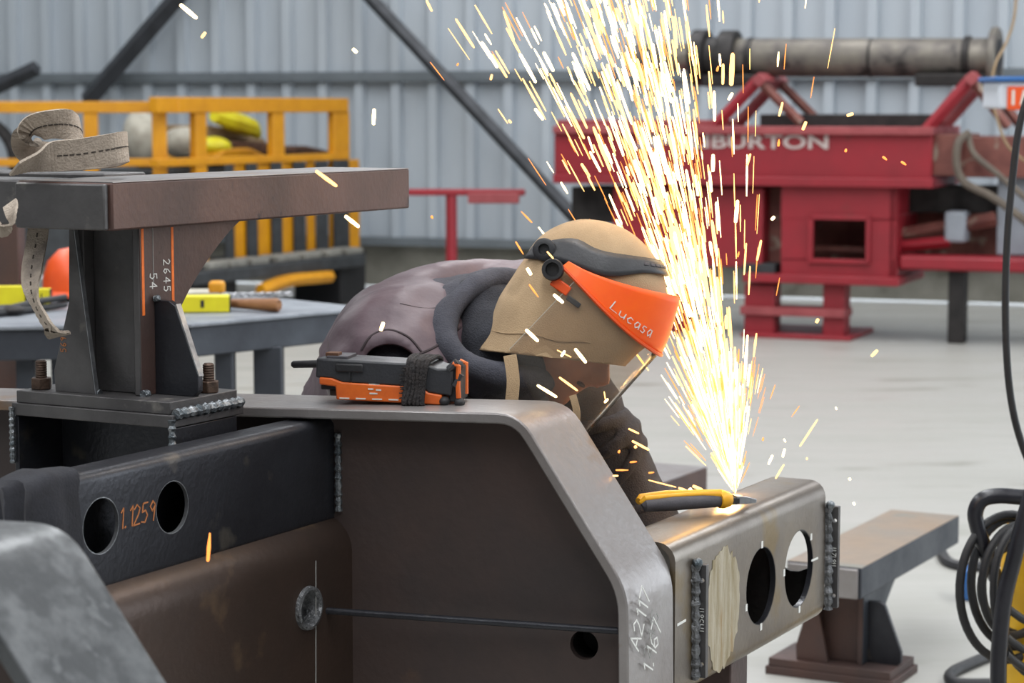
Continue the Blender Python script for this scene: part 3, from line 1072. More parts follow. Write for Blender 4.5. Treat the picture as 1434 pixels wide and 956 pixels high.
# wrapped band
wr_ = MB()
for k in range(6):
    x0 = 566 + k * 5.5
    ring = []
    for (dd, z) in ((-.003, 567), (-.004, 545), (-.001, 512), (.02, 506), (RD - .02, 506), (RD + .002, 514), (RD + .004, 545), (RD + .002, 567)):
        ring.append(R(x0 + random.uniform(-2, 2) + (567 - z) * .10, dd, z + random.uniform(-1, 1)))
    wr_.tube(spline(ring, 4, True), .0038, 7, loop=True)
wrap = wr_.build('elastic_wrap', M['elastic'], rc)
fz = MB()
for k in range(26):
    z = 516 + k * 1.7
    fz.tube([R(572, -.004, z), R(566 + random.uniform(-5, 2), -.006, z + random.uniform(-3, 3))], [.0016, .0007], 5)
fz.build('frayed_edge', M['elastic'], wrap)
# right-hand guard frame
for x, z in ((622, 561), (643, 562)):
    MB().ell(R(x, .004, z), ru * .008, rn * .009, UP * .007, 12, 8).build('corner_bumper', M['black'], rc)
MB().prism([R(626, .008, 563), R(640, .008, 562), R(641, .008, 516), R(630, .008, 514)], rn * (RD - .016)).build('end_block', M['black'], rc, bevel=.002)
MB().tube([R(634, .002, 509), R(642, .002, 513), R(641, .002, 540), R(642, .002, 556)], .0038, 8).build('guard_bar', M['orange_plastic'], rc)
MB().tube([R(632, RD - .02, 512), R(640, RD - .02, 514), R(640, RD - .02, 556)], .004, 8).build('guard_bar', M['orange_plastic'], rc)
MB().tube([R(628, .004, 518), R(640, .004, 507)], .0055, 8).build('guard_bar', M['black_plastic'], rc)
MB().tube([R(636, .002, 540), R(646, .002, 524)], .004, 8).build('guard_bar', M['black_plastic'], rc)
MB().ell(R(641, .01, 513), ru * .007, rn * .008, UP * .008, 10, 8).build('corner_bumper', M['black'], rc)

# ================================================================== PLIERS
ZB = bz1 + .0005
pa, pe = PZ(900, 722, ZB), PZ(1060, 711, ZB)
pu = (pe - pa)
pu.z = 0
PLn = pu.length
pu.normalize()
pn = V((-pu.y, pu.x, 0))
pl = thing('pliers', (pa + pe) / 2, 'yellow and grey handled pliers lying on the tube near the sparks', 'pliers')
K = lambda s, d, z: pa + pu * (s * PLn) + pn * d + UP * z
MB().tube([K(0.0, .0, .014), K(.02, 0, .016), K(.25, -.004, .017), K(.5, -.003, .017), K(.68, 0, .016), K(.75, .002, .015)], [.006, .0105, .0115, .011, .0105, .009], 12).build('near_grip', M['grey_grip'], pl)
MB().tube([K(.0, .016, .020), K(.03, .02, .023), K(.25, .024, .025), K(.5, .018, .024), K(.7, .010, .022), K(.76, .006, .02)], [.006, .0085, .0085, .0085, .010, .008], 12).build('far_grip', M['yellow_grip'], pl)
MB().tube([K(-.01, .003, .020), K(.02, .0, .026), K(.25, -.002, .0285), K(.5, -.002, .0285), K(.67, 0, .026)], [.004, .0055, .004, .0045, .008], 10).build('grip_stripe', M['yellow_grip'], pl)
MB().tube([K(.66, -.001, .017), K(.70, 0, .017), K(.76, .002, .016)], [.013, .0145, .011], 12).build('grip_collar', M['yellow_grip'], pl)
MB().bc(K(.79, .004, .014), pu * .010, pn * .009, UP * .006).build('pivot', M['black'], pl, bevel=.002)
MB().loft([[K(.81, -.005, .008), K(.81, .012, .008), K(.81, .012, .022), K(.81, -.005, .022)], [K(.9, -.004, .008), K(.9, .012, .008), K(.9, .011, .02), K(.9, -.003, .02)], [K(1.0, .001, .008), K(1.0, .007, .008), K(1.0, .007, .014), K(1.0, .001, .014)]]).build('jaws', M['chrome'], pl, bevel=.001)

# ================================================================== BLACK CLOTH ON THE TUBE END
cl = MB()
rings = []
for i in range(34):
    s = i / 33
    u = XT.uz(112, 700)[0] - s * .42
    gr = .005 + .0015 * math.sin(i * 1.7) + (.004 * math.sin(i * 2.2) if s > .18 else 0) + s * .004
    ring = []
    for k in range(28):
        a = 2 * math.pi * k / 28
        cx, sz = math.cos(a), math.sin(a)
        ex = abs(cx) ** .45 * (1 if cx > 0 else -1)
        ez = abs(sz) ** .45 * (1 if sz > 0 else -1)
        wob = noise.noise(V((s * 9, cx * 1.5, sz * 1.5))) * .006
        ring.append(XT.pt(u + wob * .8, (xz0 + xz1) / 2 + ez * ((xz1 - xz0) / 2 + gr + wob + .003), .03 + ex * (.03 + gr + wob)))
    rings.append(ring)
cl.loft(rings)
co = cl.build('cloth_sleeve', M['cloth_black'])
tag(co, 'black wrinkled cloth wrapped round the left end of the numbered cross tube', 'cloth')

# ================================================================== WORKER
from_px = PY
HD = dict(F=V((.80, -.20, -.56)).normalized())
Fh = HD['F']
Uh = V((.57, 0, .82))
Uh = (Uh - Fh * Uh.dot(Fh)).normalized()
Rh = Fh.cross(Uh)                            # his right, toward the camera
T_ = PY(783, 375, 3.42)
C = T_ - Rh * .092 + Fh * .02 - Uh * .035
H = lambda f, u, r=0.0: C + Fh * f + Uh * u + Rh * r
hip = V((-.25, 3.90, .89))
neck = V((-.035, 3.60, 1.20))
r_b = V((-.67, -.74, 0)).normalized()
s_b = (neck - hip).normalized()
r_b = (r_b - s_b * r_b.dot(s_b)).normalized()
b_b = r_b.cross(s_b)
if b_b.z < 0:
    b_b = -b_b
B = lambda s, b=0.0, r=0.0: hip + (neck - hip) * s + b_b * b + r_b * r
hunch = lambda s: .012 * math.sin(math.pi * max(0, min(1, s)))


def ring(c, a, b, n=20, p=.8):
    out = []
    for k in range(n):
        q = 2 * math.pi * k / n
        x, y = math.cos(q), math.sin(q)
        out.append(c + a * (abs(x) ** p * (1 if x > 0 else -1)) + b * (abs(y) ** p * (1 if y > 0 else -1)))
    return out


def torso_rings(g_, lo=-.22, hi=1.02):
    tab = [(-.22, .15, .105), (-.08, .165, .115), (.08, .165, .115), (.3, .152, .105), (.5, .165, .115), (.7, .185, .125), (.86, .19, .115), (.97, .14, .085), (1.04, .075, .065)]
    out = []
    for s, wx, wy in tab:
        if lo <= s <= hi + .03:
            out.append(ring(B(s, hunch(s)), r_b * (wx + g_), b_b * (wy + g_)))
    return out


shR = V((-.185, 3.51, 1.13))
shL = V((.045, 3.74, 1.17))
elR = V((-.03, 3.44, .93))
haR = V((.20, 3.50, .84))
elL = V((.160, 3.70, .965))
haL = V((.285, 3.665, .745))


def limb(mb, pts, rs, n=14):
    mb.tube(spline(pts, 5), [x for x in interp(rs, 5)], n)
    return mb


def interp(rs, n):
    out = []
    for a, b in zip(rs, rs[1:]):
        out += [a + (b - a) * k / n for k in range(n)]
    return out + [rs[-1]]


def legs(mb, g_):
    for sgn in (1, -1):
        hj = B(-.03, -.01, sgn * .085)
        kn = V((hj.x + .06 + sgn * .0, hj.y - .06, .50))
        an = V((hj.x - .02, hj.y + .0, .09))
        limb(mb, [hj, (hj + kn) / 2, kn, (kn + an) / 2 + V((-.01, .01, .02)), an], [.088 + g_, .078 + g_, .06 + g_, .056 + g_, .04 + g_])
    return mb


def feet():
    out = []
    for sgn in (1, -1):
        hj = B(-.03, -.01, sgn * .085)
        out.append(V((hj.x - .02, hj.y, .0)))
    return out


hdir = V((.74, -.67, 0))


def hand(mb, w, d, up, gl=0):
    """palm + four fingers curled + thumb, closing on a bar below"""
    d, up = V(d).normalized(), V(up).normalized()
    sd = d.cross(up).normalized()
    mb.ell(w + d * .045, d * (.05 + gl), sd * (.042 + gl), up * (.017 + gl), 14, 8)
    for i, (off, ln) in enumerate(((-.03, .9), (-.01, 1.0), (.011, .95), (.031, .75))):
        b0 = w + d * .085 + sd * off
        mb.tube([b0 - d * .02, b0 + d * .018 * ln, b0 + d * .036 * ln - up * .016, b0 + d * .034 * ln - up * .040 * ln, b0 + d * .018 * ln - up * .055 * ln], [.0095 + gl, .0095 + gl, .009 + gl, .0085 + gl, .007 + gl], 8)
    t0 = w + d * .03 - sd * .035
    mb.tube([t0, t0 - sd * .022 + d * .02 - up * .01, t0 - sd * .026 + d * .045 - up * .028, t0 - sd * .018 + d * .06 - up * .043], [.014 + gl, .012 + gl, .0105 + gl, .008 + gl], 8)
    return mb


body = MB()
body.loft(torso_rings(0.0))
body.tube([B(.95, 0), B(1.05, .0), H(-.0, -.09), H(.02, -.01)], [.06, .052, .052, .055], 14)
body.ell(H(.038, .030), Fh * .100, Rh * .076, Uh * .090, 20, 14)
H0 = H
H = lambda f, u, r=0.0: H0(f + .008, u - .030, r)
body.ell(H(.035, -.045), Fh * .062, Rh * .058, Uh * .072, 16, 10)       # jaw and cheeks
body.ell(H(.075, -.105), Fh * .022, Rh * .024, Uh * .018, 12, 8)        # chin
body.ell(H(.03, -.035, .052), Fh * .035, Rh * .02, Uh * .035, 10, 8)
body.ell(H(.03, -.035, -.052), Fh * .035, Rh * .02, Uh * .035, 10, 8)
body.tube([H(.088, .012), H(.104, -.02), H(.122, -.047), H(.108, -.056)], [.009, .012, .015, .011], 10)   # nose
body.ell(H(.102, -.05, .013), Fh * .012, Rh * .009, Uh * .008, 8, 6)
body.ell(H(.102, -.05, -.013), Fh * .012, Rh * .009, Uh * .008, 8, 6)
body.ell(H(.086, .018), Fh * .012, Rh * .05, Uh * .012, 10, 6)          # brow
body.ell(H(.094, -.075), Fh * .009, Rh * .022, Uh * .006, 10, 6)        # lips
body.ell(H(.092, -.085), Fh * .009, Rh * .019, Uh * .006, 10, 6)
H = H0
for sg in (1, -1):
    body.ell(H(.02, -.03, sg * .078), Fh * .02, Rh * .009, Uh * .032, 10, 8)   # ears
    wl_, el_, sh_ = (haR, elR, shR) if sg > 0 else (haL, elL, shL)
    limb(body, [B(.86, -.01, sg * .10), sh_, (sh_ + el_) / 2, el_, (el_ + wl_) / 2, wl_], [.06, .058, .05, .043, .038, .028])
legs(body, 0)
hand(body, haR, V((.7, .1, -.1)), V((0, .1, 1)))
hand(body, haL, V((.35, -.45, -.3)), V((.2, .2, 1)))
for f0 in feet():
    body.loft([ring(f0 + UP * .10, hdir * .04, V((.67, .74, 0)) * .035), ring(f0 + hdir * .02 + UP * .06, hdir * .07, V((.67, .74, 0)) * .04), ring(f0 + hdir * .05 + UP * .02, hdir * .12, V((.67, .74, 0)) * .042)])
wk = thing('person', (hip.x, hip.y, 0), 'worker in mauve vest, charcoal hoodie, tan hood and orange face shield bending over the frame', 'person')
OW = parent_loc(wk)
put('body', shift(remesh(body, 'body', .009, 4), OW), M['skin'], wk)
for sg in (1, -1):
    e = MB().ell(H(.092, -.034, sg * .032), Fh * .012, Rh * .012, Uh * .012, 12, 8).build('eye', M['white'], wk)
MB().ell(H(.1015, -.098), Fh * .011, Rh * .024, Uh * .006, 10, 6).build('moustache', M['stubble'], wk)


def folds(me, amp, sc, seed, ax=None, ridged=True):
    for v in me.vertices:
        p = v.co
        q = V((p.x * sc[0], p.y * sc[1], p.z * sc[2])) + V((seed, seed * 2, 0))
        n_ = noise.noise(q)
        if ridged:
            n_ = 1 - abs(n_) * 2.2
        v.co = p + v.normal * (n_ * amp)
    me.update()
    return me


# hoodie: body of it, both sleeves, bunched collar
hd = MB()
hd.loft(torso_rings(.016, -.3, 1.0))
for sh_, el_, wr2, sg in ((shR, elR, haR, 1), (shL, elL, haL, -1)):
    limb(hd, [B(.86, -.01, sg * .10), sh_, (sh_ + el_) / 2, el_, (el_ + wr2) / 2, el_ + (wr2 - el_) * .92], [.082, .080, .070, .064, .056, .044])
hd.tube([B(.9, 0), B(1.02, 0), H(-.01, -.13), H(.015, -.075)], [.095, .09, .08, .072], 16)
hd_me = remesh(hd, 'hoodie', .010, 6)
folds(hd_me, .006, (9, 9, 16), 3.1)
put('hoodie', shift(hd_me, OW), M['hoodie'], wk)
# extra sleeve folds at the left elbow
sf = MB()
for k, (s, rr) in enumerate(((.30, .062), (.50, .064), (.72, .066), (.92, .066), (1.12, .062), (1.35, .058))):
    if s <= 1:
        c = shL + (elL - shL) * s
        t = (elL - shL).normalized()
    else:
        c = elL + (haL - elL) * (s - 1)
        t = (haL - elL).normalized()
    t = (t + V((.3 * math.sin(k * 2.1), .2, .3 * math.cos(k * 1.7)))).normalized()
    a = perp(t)
    b = t.cross(a)
    sf.tube([c + (a * math.cos(q) + b * math.sin(q)) * rr * (1 + .08 * math.sin(q * 2 + k)) for q in [2 * math.pi * j / 22 for j in range(22)]], .014, 8, loop=True)
put('sleeve_fold', shift(remesh(sf, 'sf', .006, 8), OW), M['hoodie'], wk)
# bunched hood of the hoodie round the neck
ck = MB()
nb = B(1.0, .0)
for k in range(5):
    c = B(.90, .0) * (1 - k / 4) + H(-.035, -.10) * (k / 4)
    rr = (.126, .124, .118, .112, .104)[k]
    ck.tube([c + (r_b * math.cos(q) * 1.12 + b_b * math.sin(q) * .92) * rr + s_b * (.016 * math.sin(q * 2 + k)) for q in [2 * math.pi * j / 26 for j in range(26)]], .024 - .001 * k, 10, loop=True)
ck_me = remesh(ck, 'ck', .009, 7)
folds(ck_me, .004, (14, 14, 10), 8.3)
M['collar'] = mat('grey hood fabric', '#45464f', '#3a3b43', 30, 0, 0.9, 0.95, 0.3, 350)
put('hoodie_collar', shift(ck_me, OW), M['collar'], wk)
# vest: shell over the torso, arm holes open
vs = MB()
vs.loft(torso_rings(.039, -.3, .97))
limb(vs, [B(.84, .006, .06), B(.85, .008, .12), shR, shR + (elR - shR) * .35], [.115, .115, .108, .09])
limb(vs, [B(.84, .006, -.06), B(.85, .008, -.12), shL, shL + (elL - shL) * .35], [.115, .115, .108, .09])
v_me = remesh(vs, 'vest', .010, 8)
folds(v_me, .0075, (5, 5, 11), 1.7)
folds(v_me, .003, (14, 14, 24), 5.2)
bm = bmesh.new()
bm.from_mesh(v_me)
def chop(co, no):
    bmesh.ops.bisect_plane(bm, geom=bm.verts[:] + bm.edges[:] + bm.faces[:], plane_co=co, plane_no=no, clear_outer=True)


def near_neck(c):
    d_ = c - B(.93)
    return d_.dot(s_b) > -.01 and (d_ - s_b * d_.dot(s_b)).length < .095


bmesh.ops.delete(bm, geom=[f for f in bm.faces if near_neck(f.calc_center_median())], context='FACES')
chop(B(.27), -(s_b + r_b * .25).normalized())
dv_ = ray(545, 522).normalized()
bm.verts.index_update()
from mathutils.bvhtree import BVHTree
bmesh.ops.triangulate(bm, faces=bm.faces[:])
bm.verts.index_update()
bv = BVHTree.FromPolygons([tuple(v.co) for v in bm.verts], [tuple(v.index for v in f.verts) for f in bm.faces])
hit_ = bv.ray_cast(EYE, dv_)[0]
kill = [f for f in bm.faces if (f.calc_center_median() - hit_).length < .052 or any(t_ > .12 for t_ in [(f.calc_center_median() - shL).dot((elL - shL).normalized())] if (f.calc_center_median() - shL).length < .2)]
bmesh.ops.delete(bm, geom=kill, context='FACES')
bm.verts.ensure_lookup_table()
for _ in range(14):
    new_ = {}
    for v in bm.verts:
        nb_ = [e.other_vert(v).co for e in v.link_edges if e.is_boundary]
        if len(nb_) == 2:
            new_[v] = v.co * .4 + (nb_[0] + nb_[1]) * .3
    for v, c_ in new_.items():
        v.co = c_
bm.to_mesh(v_me)
bm.free()
put('vest', shift(v_me, OW), M['vest'], wk, solid=.006)


# seams on the vest, as thin cords along its surface: projected onto the vest by ray cast in mesh space
def on_mesh(me, px, py, lift=.001):
    from mathutils.bvhtree import BVHTree
    if not hasattr(on_mesh, 'c'):
        on_mesh.c = {}
    if me.name not in on_mesh.c:
        on_mesh.c[me.name] = BVHTree.FromPolygons([tuple(v.co + OW) for v in me.vertices], [tuple(p.vertices) for p in me.polygons])
    d = ray(px, py).normalized()
    hit = on_mesh.c[me.name].ray_cast(EYE, d)
    return None if hit[0] is None else hit[0] - d * (lift + .003)


def seam(pts, r=.0022):
    P_ = []
    flat = spline([V((x, y, 0)) for x, y in pts], 6)
    for q in flat:
        h = on_mesh(v_me, q.x, q.y)
        if h is not None:
            P_.append(h)
    if len(P_) > 2:
        MB().tube(P_, r, 6).build('seam', M['seam'], wk)


seam([(583, 497), (610, 485), (640, 462), (668, 438)])
seam([(506, 490), (520, 470), (545, 462), (572, 472), (590, 492)])
seam([(560, 425), (600, 432), (640, 425)], .0012)
# trousers and boots
tr = MB()
tr.loft(torso_rings(.012, -.3, .1))
legs(tr, .02)
tr_me = remesh(tr, 'trousers', .014, 4)
folds(tr_me, .006, (8, 8, 14), 2.2)
put('trousers', shift(tr_me, OW), M['denim'], wk)
for f0 in feet():
    sdv = V((.67, .74, 0))
    MB().loft([ring(f0 + UP * .17, hdir * .055, sdv * .05), ring(f0 + UP * .10, hdir * .06, sdv * .05), ring(f0 + hdir * .03 + UP * .07, hdir * .10, sdv * .052), ring(f0 + hdir * .055 + UP * .03, hdir * .145, sdv * .055), ring(f0 + hdir * .055 + UP * .001, hdir * .145, sdv * .055)]).build('boot', M['boot'], wk)
for w_, d_, u_, in ((haR, V((.7, .1, -.1)), V((0, .1, 1))), (haL, V((.35, -.45, -.3)), V((.2, .2, 1)))):
    gm = MB()
    hand(gm, w_, d_, u_, .004)
    dn = V(d_).normalized()
    gm.tube([w_ - dn * .07, w_ - dn * .02, w_ + dn * .02], [.05, .042, .036], 14)
    put('glove', shift(remesh(gm, 'glove', .005, 3), OW), M['glove'], wk)
# tan hood: cranium + cape, cut along the hem
ho = MB()
ho.ell(H(.034, .034), Fh * .120, Rh * .092, Uh * .104, 24, 16)
ho.loft([ring(H(.034, .05), Fh * .113, Rh * .088), ring(H(.032, 0), Fh * .114, Rh * .092), ring(H(.028, -.06), Fh * .110, Rh * .096), ring(H(.036, -.12), Fh * .100, Rh * .102), ring(H(.045, -.24), Fh * .095, Rh * .112)])
ho_me = remesh(ho, 'hood', .007, 6)
folds(ho_me, .003, (12, 12, 7), 4.4)
bm = bmesh.new()
bm.from_mesh(ho_me)
hp0, hp1 = PY(680, 491, 3.5), PY(880, 512, 3.5)
hn = (hp1 - hp0).cross(V((-.1, 1, -.10))).normalized()
if hn.z < 0:
    hn = -hn
bmesh.ops.bisect_plane(bm, geom=bm.verts[:] + bm.edges[:] + bm.faces[:], plane_co=hp0, plane_no=hn, clear_inner=True)
bm.to_mesh(ho_me)
bm.free()
hood = put('tan_hood', shift(ho_me, OW), M['hood'], wk, solid=.004)
# hem stitching line along the hood
hm = []
for k in range(24):
    h = on_mesh(ho_me, 684 + k * 6.2, 462 + 2.2 * math.sin(k * .5) + k * .9 - 1)
    if h is not None:
        hm.append(h)
if len(hm) > 3:
    MB().tube(hm, .0009, 5).build('hem_stitch', M['cardboard'], wk)
# loose tan straps below the hood
for a, b in (((714, 497), (716, 566)), ((802, 553), (806, 600))):
    p, q = PY(a[0], a[1], 3.37 if a[0] < 760 else 3.40), PY(b[0], b[1], 3.36 if a[0] < 760 else 3.40)
    ribbon([(p, V((1, -.2, 0))), ((p + q) / 2 + V((.004, -.004, 0)), V((1, -.3, 0))), (q, V((1, -.2, 0)))], .02 if a[0] < 760 else .011, .002, 6)[0].build('hood_strap', M['hood'], wk)


# head gear
def plan(ph, k=1.0):
    """visor outline round the head, ph 0 = right temple, pi = left temple"""
    return (-.015 + .193 * math.sin(ph) ** .8 * k, .106 * math.cos(ph) * (1 + .03 * math.sin(ph)))


gd = []
for i in range(9):
    s = i / 8
    row = []
    for j in range(33):
        ph = math.pi * j / 32
        f, r = plan(ph)
        top = .052 + .052 * math.sin(ph) ** 1.2
        bot = .012 + .028 * (1 - math.sin(ph)) ** 2
        u = bot + (top - bot) * s
        inset = 1 - .16 * s ** 1.4
        row.append(H(f * inset, u, r * (1 - .05 * s)))
    gd.append(row)
guard = MB().sheet(gd).build('orange_guard', M['guard'], wk, solid=.0025)
# rim under the guard
MB().tube([H(plan(math.pi * j / 32)[0] * 1.01, .012 + .028 * (1 - math.sin(math.pi * j / 32)) ** 2, plan(math.pi * j / 32)[1] * 1.01) for j in range(33)], .003, 6).build('guard_rim', M['orange_bright'], guard)
vz = []
for i in range(11):
    s = i / 10
    row = []
    for j in range(33):
        ph = math.pi * (.03 + .94 * j / 32)
        f, r = plan(ph, .985)
        row.append(H(f - .022 * s, .018 + .02 * (1 - math.sin(ph)) ** 2 - s * .205 * (.62 + .38 * math.sin(ph) ** .6), r * .99))
    vz.append(row)
visor = MB().sheet(vz).build('clear_visor', M['visor'], wk, solid=.0016)
M['visor_glint'] = mat('pale visor edge glint', '#b9b2a6', None, r1=.4)  # pale tone paints the light caught along the visor's cut edges
MB().tube([vz[i][0] for i in range(11)], .0007, 6).build('visor_edge', M['visor_glint'], visor)
MB().tube([vz[i][-1] for i in range(11)], .0007, 6).build('visor_edge', M['visor_glint'], visor)
# handwriting across the guard
def guard_pt(a, b):
    ph = math.pi * .135 + a * 5.6
    s = .18 + b * 9
    f, r = plan(min(ph, math.pi))
    top = .052 + .052 * math.sin(ph) ** 1.2
    bot = .012 + .028 * (1 - math.sin(ph)) ** 2
    return H(f * (1 - .16 * max(s, 0) ** 1.4) * 1.016, bot + (top - bot) * s, r * (1 - .05 * s) * 1.02)


write('Lucasa', None, None, None, (Fh + Rh).normalized(), .030, .06, .1, .60, surf=guard_pt).build('name_writing', M['white_print'], guard)
# ratchet head band
band = []
def band_pt(q, w_, k=1.06):
    """tilted plane cut with the crown of the hood; q 0 = front, positive = right side; w_ across the band"""
    lo_, hi_ = 0.0, 1.3
    for _ in range(24):
        m_ = (lo_ + hi_) / 2
        f = m_ * .124 * math.cos(q) - .008
        u = .003 + (.098 + f) * .545 + w_
        if (u / .104) ** 2 * (1 if u > 0 else 0) + m_ * m_ < 1:
            lo_ = m_
        else:
            hi_ = m_
    f, r_ = lo_ * .124 * math.cos(q) - .008, lo_ * .092 * math.sin(q)
    u = .003 + (.098 + f) * .545 + w_
    return H(.042 + f * k, .034 + u * k, r_ * k)


for i in range(5):
    row = []
    for j in range(61):
        q = -math.pi * .83 + math.pi * 1.66 * j / 60
        qa = abs(q)
        wv = .017 * math.exp(-((qa - 2.15) / .30) ** 2)
        hi_, lo_ = .011 + wv, -.013 - .016 * math.exp(-((qa - 1.5) / .35) ** 2)
        row.append(band_pt(q, lo_ + (hi_ - lo_) * i / 4))
    band.append(row)
hband = MB().sheet(band).build('head_band', M['black_plastic'], wk, solid=.003)
for sg in (1, -1):
    MB().lathe(H(-.058, .044, sg * .068), Rh * sg, [(.018, 0), (.018, .012), (.015, .014), (.009, .014), (.008, .006), (.0, .006)], 20).build('ratchet_knob', M['black_plastic'], hband)
    MB().lathe(H(-.024, .028, sg * .096), Rh * sg, [(.016, 0), (.0175, .014), (.016, .02), (.011, .02), (.010, .010), (.0, .010)], 20).build('pivot_knob', M['black'], wk)
    MB().bc(H(-.0, .014, sg * .103), Fh * .016, Rh * .003, Uh * .008).build('visor_clip', M['orange_bright'], wk, bevel=.002)
    MB().bc(H(.03, .006, sg * .101), Fh * .012, Rh * .003, Uh * .004).build('visor_clip', M['black_plastic'], wk, bevel=.001)
for k in range(6):
    p0 = band_pt(.12 + .17 * k, .0)
    dq = (band_pt(.15 + .17 * k, .0) - p0).normalized()
    up_ = (band_pt(.12 + .17 * k, .006) - p0).normalized()
    MB().bc(p0, dq * .005, dq.cross(up_) * .0028, up_ * .003).build('band_slot', M['grey_grip'], hband, bevel=.001)

# angle grinder in his hands, behind the box tube
SRC = PZ(1030, 692, bz1 - .002)
gp = (haR + V((.08, 0, -.02)))
gr = thing('angle_grinder', (gp.x, gp.y, .80), 'angle grinder held behind the box tube where the sparks start', 'grinder')
ge = V((SRC.x + .005, SRC.y + .035, .80))
MB().tube([gp, gp + (ge - gp) * .3, gp + (ge - gp) * .75], [.026, .03, .034], 16).build('body', M['orange_bright'], gr)
MB().tube([gp + (ge - gp) * .72, ge + UP * .0], [.03, .022], 16).build('gear_head', M['chrome'], gr)
MB().lathe(ge + UP * .0, V((.2, -.3, 1)), [(.0, 0), (.058, 0), (.058, .003), (.0, .003)], 28, caps=False).build('grinding_disc', M['dark_iron'], gr)

# ================================================================== SPARKS
pts_light = bpy.data.lights.new('grinding_glow', 'POINT')
pts_light.energy, pts_light.color, pts_light.shadow_soft_size = 0.7, (1, .56, .2), .02
lo = bpy.data.objects.new('grinding_glow', pts_light)
COL.objects.link(lo)
lo.location = SRC + V((-.01, -.01, .03))
lo.parent = gr
lo.location = lo.location - parent_loc(gr)


def spark_mesh(name, m, head=.8):
    mb = MB()
    rings = []
    for z, r in ((0, .35), (.04, .8), (.5, 1), (.94, head), (1, .35)):
        rings.append([V((math.cos(a) * r, math.sin(a) * r, z)) for a in [2 * math.pi * k / 6 for k in range(6)]])
    mb.loft(rings)
    me = mb.mesh(name)
    me.materials.append(m)
    return me


SM = [spark_mesh('spark', M['spark_white']), spark_mesh('spark', M['spark_yellow']), spark_mesh('spark', M['spark_orange'], .5)]


def place(a, b, r, kind, label, group):
    a, b = V(a), V(b)
    d = b - a
    o = bpy.data.objects.new('spark', SM[kind])
    COL.objects.link(o)
    o.matrix_world = Matrix.Translation(a) @ d.to_track_quat('Z', 'Y').to_matrix().to_4x4() @ Matrix.Diagonal((r, r, d.length, 1))
    tag(o, label, 'spark', group)
    return o


def traj(ang, dep, t):
    """image-plane angle left of vertical (deg), depth angle, distance travelled -> point"""
    a, q = rad(ang), rad(dep)
    d = V((-math.sin(a) * math.cos(q), math.sin(q), math.cos(a) * math.cos(q)))
    return SRC + d * t + V((-.045, 0, -.03)) * t * t


L_MAIN, G_MAIN = 'bright yellow-white spark streaking up in the dense spray above the box tube', 'sparks of the main spray'
L_SIDE, G_SIDE = 'single spark flying alone, clear of the dense spray', 'stray sparks away from the spray'
stray = [  # x0,y0,x1,y1,width px,kind
    (252, 6, 276, 26, 7, 0), (282, 53, 288, 45, 5, 1), (442, 239, 472, 261, 6, 1), (483, 302, 503, 318, 6, 0), (291, 786, 294, 746, 6, 2),
    (494, 68, 500, 74, 6, 0), (638, 26, 664, 67, 4, 1), (597, 0, 605, 16, 4, 1), (523, 175, 524, 152, 6, 0), (533, 463, 537, 451, 6, 0),
    (705, 15, 720, 57, 4, 1), (687, 112, 689, 104, 4, 1), (640, 92, 642, 88, 3, 2), (604, 302, 606, 306, 4, 2), (712, 168, 716, 172, 4, 1),
    (1120, 625, 1145, 587, 3, 1), (1086, 670, 1098, 650, 3, 1), (1220, 499, 1229, 490, 5, 1), (1124, 182, 1129, 170, 5, 1), (1186, 162, 1195, 159, 5, 1),
    (1091, 163, 1096, 143, 4, 1), (1090, 205, 1091, 195, 4, 2), (1184, 213, 1185, 208, 4, 2), (1236, 219, 1242, 224, 4, 2), (1262, 226, 1269, 231, 4, 2),
    (1143, 452, 1146, 446, 5, 1), (1081, 304, 1084, 307, 8, 0), (1170, 572, 1172, 571, 5, 0), (1189, 669, 1191, 672, 4, 0), (1195, 703, 1197, 707, 4, 0),
    (1098, 617, 1100, 616, 6, 0), (1096, 640, 1099, 628, 4, 0), (1076, 650, 1082, 637, 4, 0), (1068, 617, 1069, 612, 3, 2), (1129, 642, 1131, 642, 4, 1),
    (736, 461, 754, 478, 6, 0), (805, 488, 821, 508, 6, 0), (752, 539, 780, 556, 5, 0), (783, 528, 809, 547, 4, 1), (787, 494, 790, 496, 12, 0), (780, 490, 800, 500, 2, 1),
    (848, 560, 850, 562, 9, 0), (846, 548, 848, 560, 2, 1), (738, 375, 744, 385, 6, 0), (766, 352, 775, 362, 3, 1), (741, 398, 754, 416, 3, 2), (775, 412, 789, 424, 6, 0),
    (722, 338, 733, 356, 3, 2), (885, 617, 909, 630, 4, 1), (862, 658, 880, 658, 3, 2), (882, 647, 892, 646, 3, 2), (908, 662, 916, 661, 3, 2), (858, 666, 866, 666, 3, 1), (889, 624, 891, 627, 5, 1),
    (866, 634, 868, 630, 4, 2), (950, 683, 962, 687, 4, 1), (970, 680, 984, 686, 5, 1), (965, 684, 968, 687, 7, 0), (908, 672, 947, 682, 2, 1), (1033, 360, 1035, 352, 3, 2), (880, 600, 895, 607, 3, 1),
    (1030, 312, 1033, 280, 6, 0), (1060, 365, 1066, 336, 4, 1), (1042, 385, 1045, 340, 3, 1), (1046, 232, 1051, 215, 4, 1), (1004, 100, 1006, 92, 4, 2), (1024, 120, 1026, 74, 8, 1), (1020, 140, 1026, 130, 5, 0)]
SPY = SRC.y - .02
